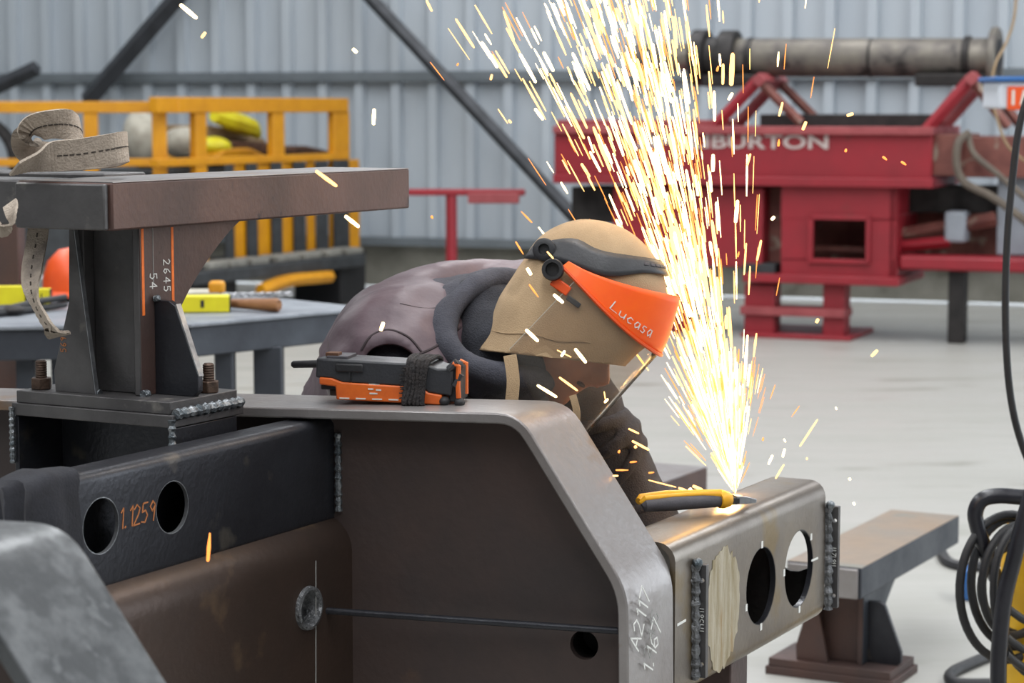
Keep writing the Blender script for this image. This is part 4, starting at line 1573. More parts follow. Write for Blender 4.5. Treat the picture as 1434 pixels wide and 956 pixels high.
for x0, y0, x1, y1, wpx, k in stray:
    yy = SPY + random.uniform(-.12, .02)
    if x0 < 880 and y0 > 330:
        yy = 3.22 if y0 < 520 else 3.20
    if x0 < 600:
        yy = 2.62 if y0 > 700 else 3.0 - (.2 if y0 > 200 else 0)
    a, b = PY(x0, y0, yy), PY(x1, y1, yy)
    col_ = ('white-hot', 'yellow-white', 'orange')[k]
    lng = math.hypot(x1 - x0, y1 - y0)
    size_ = 'long thin' if lng > 22 and wpx < 4 else 'long' if lng > 22 else 'tiny' if lng < 6 else 'short'
    for test, where in (
            (x0 < 320 and y0 < 100, 'before the wall sheets, right of the left brace'), (x0 < 320, 'in front of the numbered cross tube'),
            (x0 < 476 and y0 > 200, 'in front of the brown beam of the stand'), (x0 < 510 and y0 > 280, 'just below the brown beam end'),
            (x0 < 530 and y0 < 200, 'before the wall sheets, right of the yellow cage'), (x0 < 560, 'over the back of the mauve vest'),
            (x0 < 730 and y0 < 340, 'before the wall sheets, left of the spray'), (x0 < 780 and y0 < 440, 'beside the rear of the tan hood'),
            (x0 < 850 and y0 < 570, 'over the clear visor'), (x0 < 990 and y0 > 580, 'before the dark sleeve'),
            (y0 < 140, 'before the grey pipe'), (y0 < 260, 'before the lettered red beam'), (y0 < 480, 'before the lower red panels'),
            (True, 'over the pale floor right of the spray')):
        if test:
            break
    place(a, b, wpx / 2 * yy / 3100, k, size_ + ' ' + col_ + ' stray spark ' + where, G_SIDE)
ns = 0
while ns < 230:
    ang = random.gauss(11.6, 4.8)
    if random.random() < .24:
        ang = random.gauss(14.5, 8)
    t = .20 + random.random() ** .8 * .66
    dep = random.gauss(-3, 5)
    ln = random.uniform(.022, .08)
    a, b = traj(ang, dep, t), traj(ang + random.gauss(0, .25), dep, t + ln)
    kind = random.choices((0, 1, 2), (.5, .35, .15))[0]
    r = random.uniform(.0016, .0034) * (.55 if kind == 2 else 1)
    hgt = 'low' if t < .38 else 'halfway up' if t < .62 else 'high'
    place(a, b, r, kind, '%s %s spark %s in the dense spray above the box tube' % ('long' if ln > .05 else 'short', ('white-hot', 'yellow-white', 'orange')[kind], hgt), G_MAIN)
    ns += 1
# the rest of the spray: too many to count, thickest near the source
for nm, kind, cnt in (('spark_spray', 0, 760), ('spark_spray', 1, 1050), ('spark_spray', 2, 550)):
    mb = MB()
    for i in range(cnt):
        u = random.random()
        if u < .36 and kind < 2:
            t = abs(random.gauss(0, .085)) + .002
            ang, dep = random.gauss(10, 6.5), random.gauss(-2, 5)
            ln, r = random.uniform(.03, .09), random.uniform(.0012, .0026)
        elif u < .5:
            t = random.random() * .2
            ang, dep = random.gauss(11, 12), random.gauss(-2, 7)
            ln, r = random.uniform(.015, .05), random.uniform(.0005, .0011)
        else:
            t = random.random() ** .9 * .86
            ang, dep = random.gauss(11.8, 4.8), random.gauss(-3, 5)
            if random.random() < .25:
                ang = random.gauss(12.5, 9)
            ln, r = random.uniform(.016, .07), random.uniform(.0006, .0021)
        if kind == 2:
            r = min(r, .0009)
        a, b = traj(ang, dep, t), traj(ang, dep, t + ln)
        mb.tube([a, (a + b) / 2, b], [r * .5, r, r * .6], 5)
    if kind == 0:
        for i in range(320):
            t = abs(random.gauss(0, .075)) + .001
            ang, dep = random.gauss(9, 5.0), random.gauss(-2, 5)
            a, b = traj(ang, dep, t), traj(ang, dep, t + random.uniform(.03, .08))
            r = random.uniform(.0009, .0022)
            mb.tube([a, (a + b) / 2, b], [r * .5, r, r * .6], 5)
    o = mb.build(nm, (M['spark_white'], M['spark_yellow'], M['spark_orange'])[kind], smooth=False)
    tag(o, ('white-hot sparks of the dense spray above the box tube', 'yellow finer sparks of the dense spray above the box tube', 'thin orange sparks at the edges of the spray')[kind], 'sparks', kind='stuff')

# ================================================================== RED MACHINE
RMP = Plane(PY(1305, 250, 14.4), (math.cos(rad(22)), -math.sin(rad(22)), 0))
rm = thing('red_skid_machine', (RMP.pt(-1, 0).x, RMP.pt(-1, 0).y + .4, 0), 'big red steel skid with white lettering on its side beam, before the back wall', 'machine')
q = MB
q().pbox(RMP, 776, 186, 1305, 248, .05, .9).build('side_beam', M['red'], rm, bevel=.008)
q().pbox(RMP, 774, 177, 1306, 188, 0, .95).build('beam_lip', M['red_pale'], rm, bevel=.006)
q().pbox(RMP, 774, 247, 1306, 260, 0, .95).build('beam_lip', M['red'], rm, bevel=.006)
q().pbox(RMP, 858, 262, 1068, 372, .12, .8).build('side_panel', M['red'], rm, bevel=.008)
q().pbox(RMP, 800, 262, 860, 312, .30, .8).build('side_panel', M['dark_iron'], rm, bevel=.008)
q().pbox(RMP, 1068, 262, 1094, 390, .30, .7).build('corner_post', M['rust_red'], rm, bevel=.008)
wp_ = MB()
wp_.pbox(RMP, 1094, 262, 1256, 308, .08, .12)
wp_.pbox(RMP, 1094, 363, 1256, 388, .08, .12)
wp_.pbox(RMP, 1094, 306, 1138, 365, .08, .12)
wp_.pbox(RMP, 1212, 306, 1256, 365, .08, .12)
wp_.build('window_panel', M['red'], rm)
fr_ = MB()
fr_.pbox(RMP, 1133, 301, 1217, 308, .05, .09)
fr_.pbox(RMP, 1133, 363, 1217, 369, .05, .09)
fr_.pbox(RMP, 1131, 301, 1138, 369, .05, .09)
fr_.pbox(RMP, 1212, 301, 1218, 369, .05, .09)
fr_.build('window_frame', M['red'], rm, bevel=.004)
q().pbox(RMP, 1094, 262, 1256, 388, .75, .8).build('rear_panel', M['rust_red'], rm)
q().pbox(RMP, 1246, 262, 1256, 388, .08, .8).build('side_panel', M['red'], rm)
q().pbox(RMP, 1140, 345, 1212, 352, .35, .4).build('inner_rail', M['rust_red'], rm)
q().pbox(RMP, 1040, 386, 1258, 398, .02, .85).build('bottom_lip', M['red'], rm, bevel=.006)
q().pbox(RMP, 1040, 369, 1085, 386, .1, .3).build('wedge_block', M['slate'], rm, bevel=.006)
for x0, x1 in ((1042, 1084), (1152, 1182)):
    q().pbox(RMP, x0, 398, x1, 474, .12, .3).build('leg', M['red'], rm, bevel=.008)
    q().pbox(RMP, x0, 398, x1, 474, .55, .7).build('leg', M['red'], rm, bevel=.008)
q().pbox(RMP, 1036, 431, 1182, 443, .08, .32).build('leg_rail', M['red_pale'], rm, bevel=.006)
zf = RMP.uz(1110, 474, .1)[1]
q().box(RMP.pt(RMP.uz(1034, 474)[0], 0.0, .05), RMP.e * (RMP.uz(1188, 474)[0] - RMP.uz(1034, 474)[0]), RMP.n * .7, UP * max(zf, .03)).build('foot_plate', M['red'], rm, bevel=.006)
zl = RMP.uz(900, 372, .2)[1]
for px in (870, 940):
    u = RMP.uz(px, 372, .2)[0]
    q().box(RMP.pt(u, 0, .2), RMP.e * .14, RMP.n * .14, UP * (zl + .01)).build('leg', M['red'], rm, bevel=.008)
# lettering on the beam
def lettering(txt, px0, px1, py0, py1, P, d, m, parent, name='lettering'):
    cu = bpy.data.curves.new('t', 'FONT')
    cu.body = txt
    cu.extrude = .004
    cu.offset = .022
    cu.resolution_u = 3
    o = bpy.data.objects.new('t', cu)
    COL.objects.link(o)
    me = evaluated(o)
    bpy.data.objects.remove(o)
    xs = [v.co.x for v in me.vertices]
    ys = [v.co.y for v in me.vertices]
    ua, ub = P.uz(px0, (py0 + py1) / 2, d)[0], P.uz(px1, (py0 + py1) / 2, d)[0]
    zb, za = P.uz((px0 + px1) / 2, py1, d)[1], P.uz((px0 + px1) / 2, py0, d)[1]
    x0, x1, y0, y1 = min(xs), max(xs), min(ys), max(ys)
    off = parent_loc(parent)
    for v in me.vertices:
        v.co = P.pt(ua + (v.co.x - x0) / (x1 - x0) * (ub - ua), zb + (v.co.y - y0) / (y1 - y0) * (za - zb), d - v.co.z) - off
    return put(name, me, m, parent, smooth=False)


M['letter'] = mat('off white lettering paint', '#b9aaa6', None, r1=0.6)
lettering('HALLIBURTON', 893, 1160, 188, 208, RMP, .045, M['letter'], rm)


# A-frame cradles
def bar(a, b, r, name, m, parent, n=4):
    return MB().tube([a, b], r, n).build(name, m, parent, bevel=.004, angle=20)


for (ax, ay), (lx, ly), (rx, ry) in (((1062, 112), (1000, 178), (1122, 172)), ((1360, 110), (1296, 184), (1412, 178))):
    for dd, mm in ((.12, 'red'), (.62, 'red_pale')):
        sx = -26 if dd > .3 else 0
        A_, L_, R_ = RMP.at(ax, ay, .12), RMP.at(lx, ly, .12), RMP.at(rx, ry, .12)
        dv = RMP.n * (dd - .12) * 1.0
        bar(A_ + dv, L_ + dv, .042, 'cradle_leg', M[mm], rm)
        bar(A_ + dv, R_ + dv, .034, 'cradle_leg', M['rust_red'], rm)
    bar(RMP.at(ax, ay, .06), RMP.at(ax, ay, .12) + RMP.n * .6, .05, 'cradle_saddle', M['red_pale'], rm)
q().pbox(RMP, 1064, 160, 1300, 178, .25, .7).build('drip_tray', M['dark_iron'], rm, bevel=.006)
q().pbox(RMP, 780, 168, 1000, 178, .2, .7).build('deck_plate', M['red_pale'], rm, bevel=.006)
# right-hand part of the skid
q().pbox(RMP, 1306, 188, 1345, 246, .10, .8).build('end_box', M['rust_red'], rm, bevel=.008)
q().pbox(RMP, 1345, 192, 1640, 250, .18, .8).build('end_box', M['rust_red'], rm, bevel=.008)
q().pbox(RMP, 1258, 262, 1640, 300, .45, .8).build('dark_rail', M['dark_iron'], rm, bevel=.006)  # rail in dark iron under the end boxes
q().pbox(RMP, 1258, 300, 1640, 362, .72, .80).build('rear_panel', M['rust_red'], rm)
q().pbox(RMP, 1396, 240, 1640, 360, .30, .42).build('grey_panel', M['grey_panel'], rm, bevel=.01)
q().pbox(RMP, 1258, 362, 1640, 383, .1, .35).build('lower_beam', M['red'], rm, bevel=.02)
bar(RMP.at(1258, 330, .3), RMP.at(1395, 306, .3), .05, 'slanted_bar', M['rust_red'], rm)
bar(RMP.at(1258, 345, .25), RMP.at(1330, 338, .25), .04, 'slanted_bar', M['red'], rm)
q().pbox(RMP, 1322, 296, 1352, 340, .22, .4).build('valve_block', M['grey_panel'], rm, bevel=.02)
for px in (1328, 1560):
    u = RMP.uz(px, 383, .18)[0]
    q().box(RMP.pt(u, 0, .18), RMP.e * .11, RMP.n * .13, UP * (RMP.uz(1330, 378, .18)[1])).build('leg', M['dark_iron'], rm, bevel=.01)
# hose on the end
hp = [RMP.at(x, y, d) for x, y, d in ((1356, 186, .1), (1342, 200, .02), (1340, 232, .02), (1352, 256, .02), (1390, 276, .0), (1440, 312, .0), (1500, 360, .05))]
MB().tube(spline(hp, 6), .026, 8).build('hose', M['old_hose'], rm)
hp = [RMP.at(x, y, d) for x, y, d in ((1356, 186, .1), (1364, 215, .05), (1400, 246, .0), (1450, 290, .0), (1500, 340, .05))]
MB().tube(spline(hp, 6), .02, 8).build('hose', M['old_hose'], rm)

# the pipe lying in the cradles
PC = .40
pyc = 81
pp = thing('flanged_pipe', RMP.at(1200, 108, PC), 'long grimy grey pipe with end flanges lying on the red skid cradles', 'pipe')
pA, pB = RMP.at(880, pyc - 1, PC), RMP.at(1398, pyc, PC)
pR = 27.5 * 14.6 / 3100
pd = (pB - pA).normalized()
pl_ = (pB - pA).length
MB().lathe(pA, pd, [(pR * .72, 0), (pR * .72, pl_ * .2), (pR, pl_ * .22), (pR, pl_)], 28).build('barrel', M['pipe'], pp)


def pflange(px, r, t, name='flange', m='dark_iron'):
    c = RMP.at(px, pyc, PC)
    MB().lathe(c, pd, [(0.02, 0), (r - .01, 0), (r, .01), (r, t - .01), (r - .01, t), (.02, t)], 30).build(name, M[m], pp)


pflange(972, pR * 1.5, .10)
pflange(990, pR * 1.1, .14)
pflange(1010, pR * 1.45, .12)
pflange(1047, pR * 1.08, .05)
pflange(1218, pR * 1.03, .03)
pflange(1350, pR * 1.12, .05)
pflange(1388, pR * 1.58, .05, 'flange', 'pipe')
cE = RMP.at(1388, pyc, PC) + pd * .052
MB().lathe(cE, pd, [(pR * .95, 0), (pR * .95, .004), (0.01, .004)], 28).build('bore', M['black'], pp)  # flat black disc stands in for the shade inside the pipe
MB().bc(RMP.at(1340, 112, PC), RMP.e * .25, RMP.n * .15, UP * .04).build('saddle_block', M['dark_iron'], pp, bevel=.01)
MB().bc(RMP.at(1030, 113, PC), RMP.e * .2, RMP.n * .15, UP * .04).build('saddle_block', M['dark_iron'], pp, bevel=.01)

# red T stand
RT = Plane(PZ(632, 455, 0), (1, -.05, 0))
ts = thing('pipe_stand', RT.pt(0, 0), 'red T-shaped steel pipe stand behind the worker', 'stand')
q().pbox(RT, 570, 265, 735, 274, 0, .10).build('cross_bar', M['red'], ts, bevel=.01)
q().pbox(RT, 655, 270, 727, 285, -.02, .06).build('bar_bracket', M['red_pale'], ts, bevel=.008)
a_ = RT.at(632, 272, .05)
MB().tube([V((a_.x, a_.y, .02)), a_], .04, 12).build('post', M['red'], ts)
MB().lathe((a_.x, a_.y, 0), UP, [(.22, 0), (.22, .015), (.05, .03)], 20).build('base', M['red'], ts)

# ================================================================== YELLOW CAGE AT LEFT
cgR = PZ(500, 420, 0)
CG = Plane(V((cgR.x, cgR.y, 0)), D1)
cl_ = PP(250, 300, CG.p, CG.n)
CL = Plane(V((cl_.x, cl_.y, 0)), (1, .04, 0))
cg = thing('yellow_cage', (cl_.x + .6, cl_.y + 1, 0), 'yellow steel stillage cage with dark slats, heaped with scrap, at the back left', 'cage')
zr1, zr0 = 1.555 + .03, 1.50


def cgbox(P, px0, px1, z0, z1, d0, d1, name, m, bev=.006):
    u0_, u1_ = P.uz(px0, 200, d0)[0], P.uz(px1, 200, d0)[0]
    return MB().box(P.pt(u0_, z0, d0), P.e * (u1_ - u0_), P.n * (d1 - d0), UP * (z1 - z0)).build(name, m, cg, bevel=bev)


ZC = lambda P, px, py: P.uz(px, py)[1]
zt1, zt2 = ZC(CL, 150, 142), ZC(CL, 150, 158)
zm1, zm2 = ZC(CL, 150, 222), ZC(CL, 150, 233)
cgbox(CL, -150, 252, zt2, zt1, 0, .08, 'top_rail', M['yellow'])
cgbox(CL, -150, 252, zm2, zm1, 0, .08, 'mid_rail', M['yellow'])
cgbox(CG, 222, 489, zt2 + .0, zt1 + .03, 0, .08, 'top_rail', M['yellow'])
cgbox(CG, 222, 489, zm2, zm1, 0, .08, 'mid_rail', M['yellow'])
for px0, px1 in ((-60, -40), (117, 137), (213, 233)):
    cgbox(CL, px0, px1, .3, zt2, .01, .07, 'post', M['yellow'])
for px0, px1 in ((275, 290), (383, 399), (468, 490)):
    cgbox(CG, px0, px1, .3, zt2, .01, .07, 'post', M['yellow'])
# lower slats
zs0, zs1 = ZC(CG, 420, 360), zm2
for px0, px1 in ((328, 347), (361, 382), (394, 413), (430, 441), (489, 503)):
    cgbox(CG, px0, px1, zs0, zs1, .03, .05, 'yellow_slat', M['yellow'])
for px0, px1 in ((315, 327), (346, 360), (381, 395), (412, 427), (444, 459), (468, 489)):
    cgbox(CG, px0, px1, zs0 - .03, zs1, .0, .02, 'dark_slat', M['slate'])
cgbox(CG, 270, 512, ZC(CG, 420, 377), zs0, -.25, .5, 'platform', M['slate'], .01)
for k, (px0, px1) in enumerate(((292, 318), (322, 345), (352, 376), (388, 420), (426, 450), (458, 478), (486, 508))):
    cgbox(CG, px0, px1, zs0, zs0 + .05, -.2, -.02, 'deck_block', M['slate_top'], .01)
cgbox(CG, 270, 512, .42, ZC(CG, 420, 377), -.15, .4, 'under_beam', M['dark_iron'], .01)
cgbox(CL, -150, 252, .42, .85, .05, .9, 'side_panel', M['slate'], .01)
cgbox(CG, 476, 512, 0, .42, -.15, .3, 'foot', M['black'], .02)
cgbox(CG, 300, 330, 0, .42, -.1, .3, 'foot', M['black'], .02)
cgbox(CL, -100, 0, 0, .42, .1, .5, 'foot', M['black'], .02)
fk = [CG.at(x, y, -.28) for x, y in ((365, 407), (392, 396), (415, 391), (440, 389), (462, 387))]
MB().tube(spline(fk, 4), [.05] * 17, 6).build('tow_arm', M['yellow'], cg)
# load in the cage
cgbox(CG, 250, 480, zm2 - .12, zm2 - .04, .1, 1.2, 'load_shelf', M['slate'], .01)
def load(name, pts, r, m, label, cat, n=8):
    o = MB().tube(spline(pts, 5), interp(r, 5), n).build(name, m)
    tag(o, label, cat)
    return o
cgp = lambda x, y, d: CG.at(x, y, d)
load('yellow_hose', [cgp(300, 162, .5), cgp(325, 170, .5), cgp(350, 178, .5), cgp(362, 190, .5)], [.05, .08, .075, .03], M['yellow_bright'], 'bright yellow-green sleeve lying on top of the scrap in the cage', 'sleeve')
o = MB().prism([cgp(292, 175, .6), cgp(345, 183, .6), cgp(372, 195, .6), cgp(372, 201, .6), cgp(294, 192, .6)], CG.n * .5).build('cardboard_sheet', M['cardboard'], bevel=.01)
tag(o, 'folded brown cardboard under the yellow sleeve in the cage', 'cardboard')
o = MB().prism([cgp(308, 196, .4), cgp(340, 198, .4), cgp(380, 200, .4), cgp(384, 218, .4), cgp(345, 212, .4), cgp(306, 212, .4)], CG.n * .6).build('scrap_bundle', M['brown_scrap'], bevel=.02)
tag(o, 'dark brown scrap bundle below the cardboard in the cage', 'scrap')
o = MB().ell(cgp(298, 205, .45), CG.e * .13, CG.n * .15, UP * .075).build('yellow_float', M['yellow_bright'])
tag(o, 'round bright yellow plastic lump behind the second cage post', 'plastic lump')
o = MB().prism([cgp(296, 222, .3), cgp(318, 208, .3), cgp(352, 207, .3), cgp(378, 219, .3), cgp(380, 226, .3), cgp(296, 230, .3)], CG.n * .5).build('yellow_cover', M['yellow'], bevel=.02)
tag(o, 'amber curved cover at the bottom of the load in the cage', 'cover')
o = MB().prism([cgp(402, 206, .4), cgp(430, 204, .4), cgp(463, 211, .4), cgp(460, 219, .4), cgp(402, 217, .4)], CG.n * .6).build('timber_offcut', M['brown_scrap'], bevel=.02)
tag(o, 'brown timber offcut in the right bay of the cage', 'timber')
o = MB().ell(PY(258, 200, cl_.y + .7), V((.17, 0, 0)), V((0, .2, 0)), V((0, 0, .12))).build('white_sack', M['white_bag'])
tag(o, 'off-white sack between the cage posts', 'sack')
o = MB().ell(PY(200, 195, cl_.y + .9), V((.14, 0, .05)), V((0, .2, 0)), V((-.05, 0, .22))).build('tan_sack', M['white_bag'])
tag(o, 'tall cream sack left of the narrow cage bay', 'sack')

# things at the far left edge
o = MB().tube([WALL.at(-40, 138, -1.2), WALL.at(52, 95, -1.2)], .07, 4).build('steel_bar', M['brace'], bevel=.01, angle=20)
tag(o, 'grey steel bar end rising from the left edge before the wall', 'bar')
hz = [WALL.at(x, y, -1.5) for x, y in ((-30, 170), (-5, 178), (10, 192), (19, 212), (22, 240), (24, 300))]
o = MB().tube(spline(hz, 6), .055, 8).build('dark_hose', M['dark_iron'])
tag(o, 'dark hose looping down at the left edge above the stand', 'hose')

# ================================================================== REAR BENCH
ZBN = .95
k0, k1, k2 = PZ(268, 453, ZBN), PZ(514, 430, ZBN), PZ(-90, 458, ZBN)
k3 = k1 + (k2 - k0) * 1.0 + V((0, .3, 0))
k4 = k2 + V((.1, .9, 0))
bn = thing('steel_workbench', ((k0 + k1) / 2 * 1).xy.to_3d(), 'blue-grey steel workbench strewn with tools, behind the stand', 'workbench')
MB().prism([k0, k1, k1 + V((-.5, .55, 0)), k4, k2], UP * -.012).build('bench_top', M['bench_top'], bn, bevel=.003)
ap = MB()
for a, b in ((k0, k1), (k0, k2)):
    d = (b - a).normalized()
    n_ = V((-d.y, d.x, 0))
    if n_.y < 0:
        n_ = -n_
    h_ = .085
    MB().box(a + n_ * .012 - UP * (.012 + h_), b - a, n_ * .06, UP * h_).build('apron', M['bench'], bn, bevel=.004)
for px, py in ((292, 500), (345, 500), (505, 470), (60, 480), (10, 480)):
    t_ = k0 + (k1 - k0) * ((px - 268) / 246) if px > 268 else k0 + (k2 - k0) * ((268 - px) / 358)
    c = V((t_.x, t_.y + .08, 0))
    wdt = .055 if px == 345 else .035
    MB().box(c, V((wdt * 1.5, 0, 0)), V((0, .08, 0)), UP * (ZBN - .09)).build('leg', M['bench'], bn, bevel=.004)
ZN = ZBN + .001


def bt_(px, py):
    return PZ(px, py, ZN)


def lvl(px0, py0, px1, py1, hpx, dep, label):
    a, b = bt_(px0, py0), bt_(px1, py1)
    h = hpx * a.y / 3100
    d = b - a
    n_ = V((-d.y, d.x, 0)).normalized()
    if n_.y < 0:
        n_ = -n_
    root = thing('spirit_level', (a + b) / 2, label, 'level')
    MB().box(a, d, n_ * dep, UP * h).build('body', M['yellow_bright'], root, bevel=.003)
    c = a + d * .55
    MB().box(c - d * .03 - n_ * .001 + UP * h * .3, d * .06, n_ * .003, UP * h * .45).build('vial_window', M['black'], root)
    MB().box(b - d * .015, d * .03, n_ * dep, UP * h * .98).build('end_cap', M['black'], root, bevel=.002)
    return root


lvl(-60, 430, 36, 429, 29, .03, 'yellow spirit level standing on the bench at the left edge')
lvl(44, 430, 70, 430, 26, .03, 'short yellow level beside the orange helmet on the bench')
lvl(236, 438, 322, 437, 23, .06, 'yellow level lying by the wooden handle on the bench')
# tape
a = bt_(304, 412)
root = thing('tape_measure', a, 'small amber tape measure lying on the bench', 'tape measure')
MB().bc(a + UP * .022, V((.026, 0, 0)), V((0, .02, 0)), V((0, 0, .022))).build('case', M['yellow'], root, bevel=.012, seg=3)
MB().bc(a + V((.028, -.01, .006)), V((.006, 0, 0)), V((0, .01, 0)), V((0, 0, .002))).build('hook', M['chrome'], root)
# hammer
a, b = bt_(322, 434), bt_(391, 437)
a, b = a + UP * .02, b + UP * .02
root = thing('hammer', (a + b) / 2 - UP * .02, 'worn wooden-handled hammer lying on the bench', 'hammer')
MB().tube([a, a + (b - a) * .5, b - (b - a) * .04, b], [.013, .017, .021, .017], 12).build('handle', M['wood'], root)
MB().bc(a - (b - a).normalized() * .02, (b - a).normalized() * .018, V((0, .055, 0)), UP * .018).build('head', M['dark_iron'], root, bevel=.004)
# chain / mesh strip
root = thing('chain', bt_(360, 416), 'silver chain laid in a row along the bench behind the hammer', 'chain')
for k in range(16):
    c = bt_(312 + k * 6.2, 417 - k * .1) + UP * .009
    a_ = rad(35 if k % 2 else -35)
    u = V((1, .15, 0)).normalized()
    v = V((0, math.cos(a_), math.sin(a_)))
    MB().tube([c + u * .011 * math.cos(t) + v * .008 * math.sin(t) for t in [2 * math.pi * j / 12 for j in range(12)]], .0028, 6, loop=True).build('link', M['chrome'], root)
o = MB().bc(bt_(285, 410) + UP * .004, V((.06, 0, 0)), V((0, .08, 0)), UP * .003).build('paper_sheet', M['white_bag'], bevel=.001)
tag(o, 'pale crumpled paper under the tape measure on the bench', 'paper')
# hard hat / orange helmet
a = bt_(112, 418)
root = thing('hard_hat', a, 'bright orange hard hat on the bench, half hidden behind the stand', 'hard hat')
hr = .115
MB().lathe(a, UP, [(hr * 1.12, .012), (hr * 1.12, .018), (hr, .03), (hr * .98, .07), (hr * .85, .12), (hr * .55, .155), (.01, .165)], 28).build('shell', M['orange_bright'], root)
MB().prism([a + V((-.13, -.05, .012)), a + V((-.16, -.02, .004)), a + V((-.17, .03, .004)), a + V((-.12, .06, .014))], UP * .005).build('brim', M['orange_bright'], root, bevel=.002)
MB().lathe(a, UP, [(hr * .95, .0), (hr * .95, .03)], 24, caps=False).build('harness', M['black'], root)
# black tool with cord
a, b = bt_(-10, 444), bt_(92, 432)
root = thing('clamp', (a + b) / 2, 'black locking clamp lying along the front of the bench', 'clamp')
MB().tube([a + UP * .012, a + (b - a) * .3 + UP * .02, a + (b - a) * .6 + UP * .03, b + UP * .035], [.014, .012, .010, .009], 8).build('upper_arm', M['black'], root)
MB().tube([a + UP * .012, a + (b - a) * .4 + UP * .010 + V((0, -.02, 0)), b + UP * .012], [.016, .012, .009], 8).build('lower_arm', M['black'], root)
MB().ell(a + (b - a) * .2 + UP * .016, V((.05, 0, 0)), V((0, .03, 0)), V((0, 0, .016)), 12, 8).build('jaw', M['dark_iron'], root)
# brown post left of the stand
PB_ = PY(16, 440, 6.9)
o = MB().box((PB_.x - .06, PB_.y, 0), (.09, 0, 0), (0, .09, 0), (0, 0, PY(16, 290, 6.9).z)).build('steel_post', M['steel_brown'], bevel=.006)
tag(o, 'dark brown upright steel post behind the bench at the left edge', 'post')

# ================================================================== CABLE CART AT RIGHT
YC = 4.3
ct = thing('cable_cart', (PY(1460, 900, YC).x, YC, 0), 'yellow drum cart with black tubular frame and coiled cables, bottom right', 'cart')
cp_ = lambda x, y, d=0.0: PY(x, y, YC + d)
rt = .0155
MB().tube(spline([cp_(1480, 697), cp_(1432, 696), cp_(1400, 694), cp_(1376, 699), cp_(1366, 716), cp_(1368, 735), cp_(1376, 760), cp_(1386, 790, .02), cp_(1398, 815, .05)], 6), rt, 14).build('handle_tube', M['black_gloss'], ct)
MB().tube(spline([cp_(1445, 690, -.1), cp_(1431, 740, -.1), cp_(1418, 790, -.1), cp_(1406, 840, -.1), cp_(1400, 900, -.1), cp_(1398, 960, -.1), cp_(1398, 1238, -.1)], 6), .016, 14).build('frame_tube', M['black_gloss'], ct)
dz = cp_(1434, 740).z
MB().lathe(V((cp_(1508, 900).x, YC + .12, .0)), UP, [(.12, 0), (.125, .05), (.125, dz - .06), (.115, dz - .02), (.09, dz)], 36).build('drum', M['yellow_drum'], ct)
def loop(cx, cy, rx, ry, d, tilt, r=.0088, a0=0, a1=360):
    pts = []
    for k in range(41):
        a = rad(a0 + (a1 - a0) * k / 40)
        x, y = rx * math.cos(a), ry * math.sin(a)
        pts.append(cp_(cx + x * math.cos(tilt) - y * math.sin(tilt), cy + x * math.sin(tilt) + y * math.cos(tilt), d + .05 * math.cos(a)))
    MB().tube(pts, r, 10).build('cable_coil', M['black'], ct)
loop(1412, 822, 68, 102, .03, .05)
loop(1420, 815, 60, 90, .05, .0)
loop(1424, 812, 48, 78, .02, .12)
loop(1440, 824, 66, 66, .06, .2)
loop(1452, 840, 60, 110, -.02, -.1, .008)
for y0 in (848, 890, 915):
    MB().tube(spline([cp_(1408, y0, -.1), cp_(1420, y0 + 10, -.08), cp_(1440, y0 + 22, -.06), cp_(1470, y0 + 26, -.04)], 5), .008, 10).build('cable_strand', M['black'], ct)
fp = [PZ(1385, 918, .014), PZ(1352, 932, .014), PZ(1334, 941, .014), PZ(1330, 950, .014), PZ(1345, 957, .014), PZ(1400, 957, .014)]
o = MB().tube(spline(fp, 6), .016, 12).build('floor_cable', M['black'])
tag(o, 'thick black cable bent on the floor left of the yellow cart', 'cable')
fp = [PZ(x, y, .012) for x, y in ((1318, 772), (1326, 786), (1345, 793), (1368, 794), (1400, 786), (1445, 780))]
o = MB().tube(spline(fp, 6), .02, 8).build('floor_hose', M['black'])
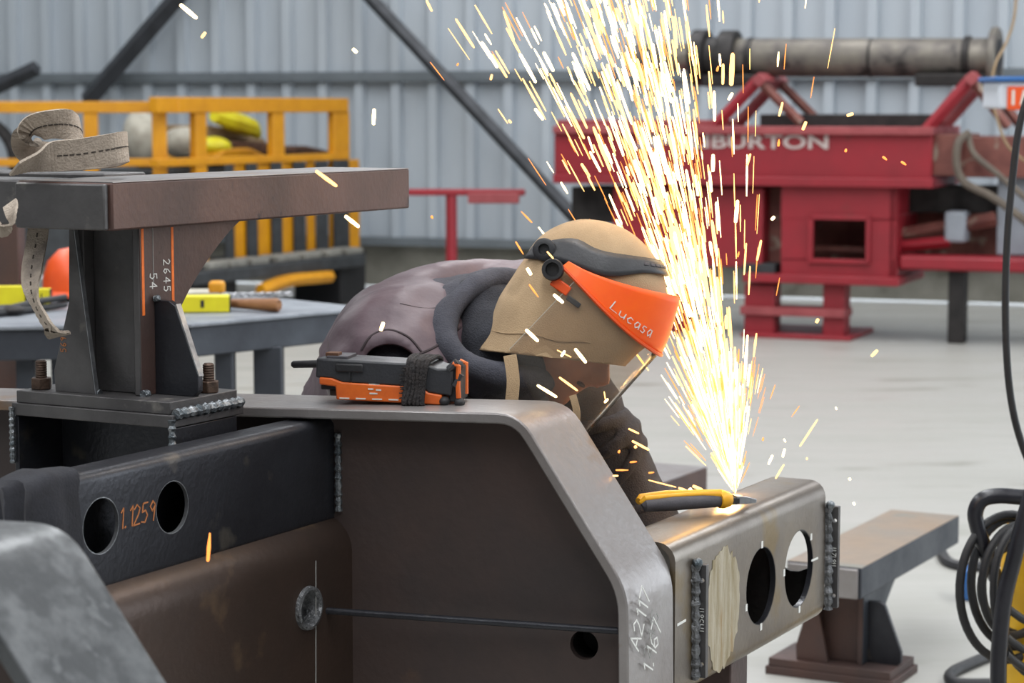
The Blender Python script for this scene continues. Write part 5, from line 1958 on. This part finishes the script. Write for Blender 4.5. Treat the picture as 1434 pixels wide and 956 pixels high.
tag(o, 'black hose lying on the pale floor beyond the right-hand stand', 'hose')
bq = PZ(1372, 842, 0)
o = MB().box((bq.x - .05, bq.y, 0), (.035, 0, 0), (0, .1, 0), (0, 0, .10)).build('blue_can', M['blue'], bevel=.01)
tag(o, 'small blue can on the floor behind the cable coils', 'can')
# hanging cable
YH = 4.4
hc_ = [PY(x, y, YH) for x, y in ((1470, 60), (1445, 120), (1428, 175), (1419, 240), (1411, 330), (1408, 420), (1410, 500), (1416, 560), (1428, 612), (1448, 660), (1490, 720))]
o = MB().tube(spline(hc_, 8), .0075, 12).build('hanging_cable', M['black'])
tag(o, 'black cable hanging down the right edge', 'cable')
tw = [PY(x, y, 9.5) for x, y in ((1424, -40), (1421, 20), (1410, 58), (1394, 90), (1388, 130), (1397, 168), (1412, 205), (1445, 232))]
o = MB().tube(spline(tw, 8), .006, 8).build('thin_cord', M['cardboard'])
tag(o, 'thin tan cord curving down past the pipe end, upper right', 'cord')
# wire feeder / box with orange panel
bx = thing('feeder_box', PY(1430, 150, 9.0) * 1, 'white box with blue rim and orange panel at the right edge', 'box')
FX = Plane(PY(1400, 150, 9.0), (1, 0, 0))
q().pbox(FX, 1398, 113, 1500, 152, 0, .3).build('body', M['white'], bx, bevel=.01)
q().pbox(FX, 1394, 107, 1500, 114, -.02, .32).build('rim', M['blue'], bx, bevel=.006)
q().pbox(FX, 1411, 121, 1470, 154, -.012, 0).build('orange_panel', M['orange_bright'], bx, bevel=.004)
q().pbox(FX, 1417, 126, 1421, 147, -.016, -.010).build('panel_mark', M['white_print'], bx)
MB().prism([FX.at(1428, 147, -.015), FX.at(1433, 126, -.015), FX.at(1441, 126, -.015), FX.at(1438, 147, -.015)], FX.n * .004).build('panel_mark', M['white_print'], bx)
bpp = FX.at(1480, 150, .1)
MB().tube([V((bpp.x, bpp.y, 0)), V((bpp.x, bpp.y, bpp.z + .05))], .03, 12).build('pole', M['brace'], bx)

for o in S.objects:
    if '_o' in o.keys():
        del o['_o']
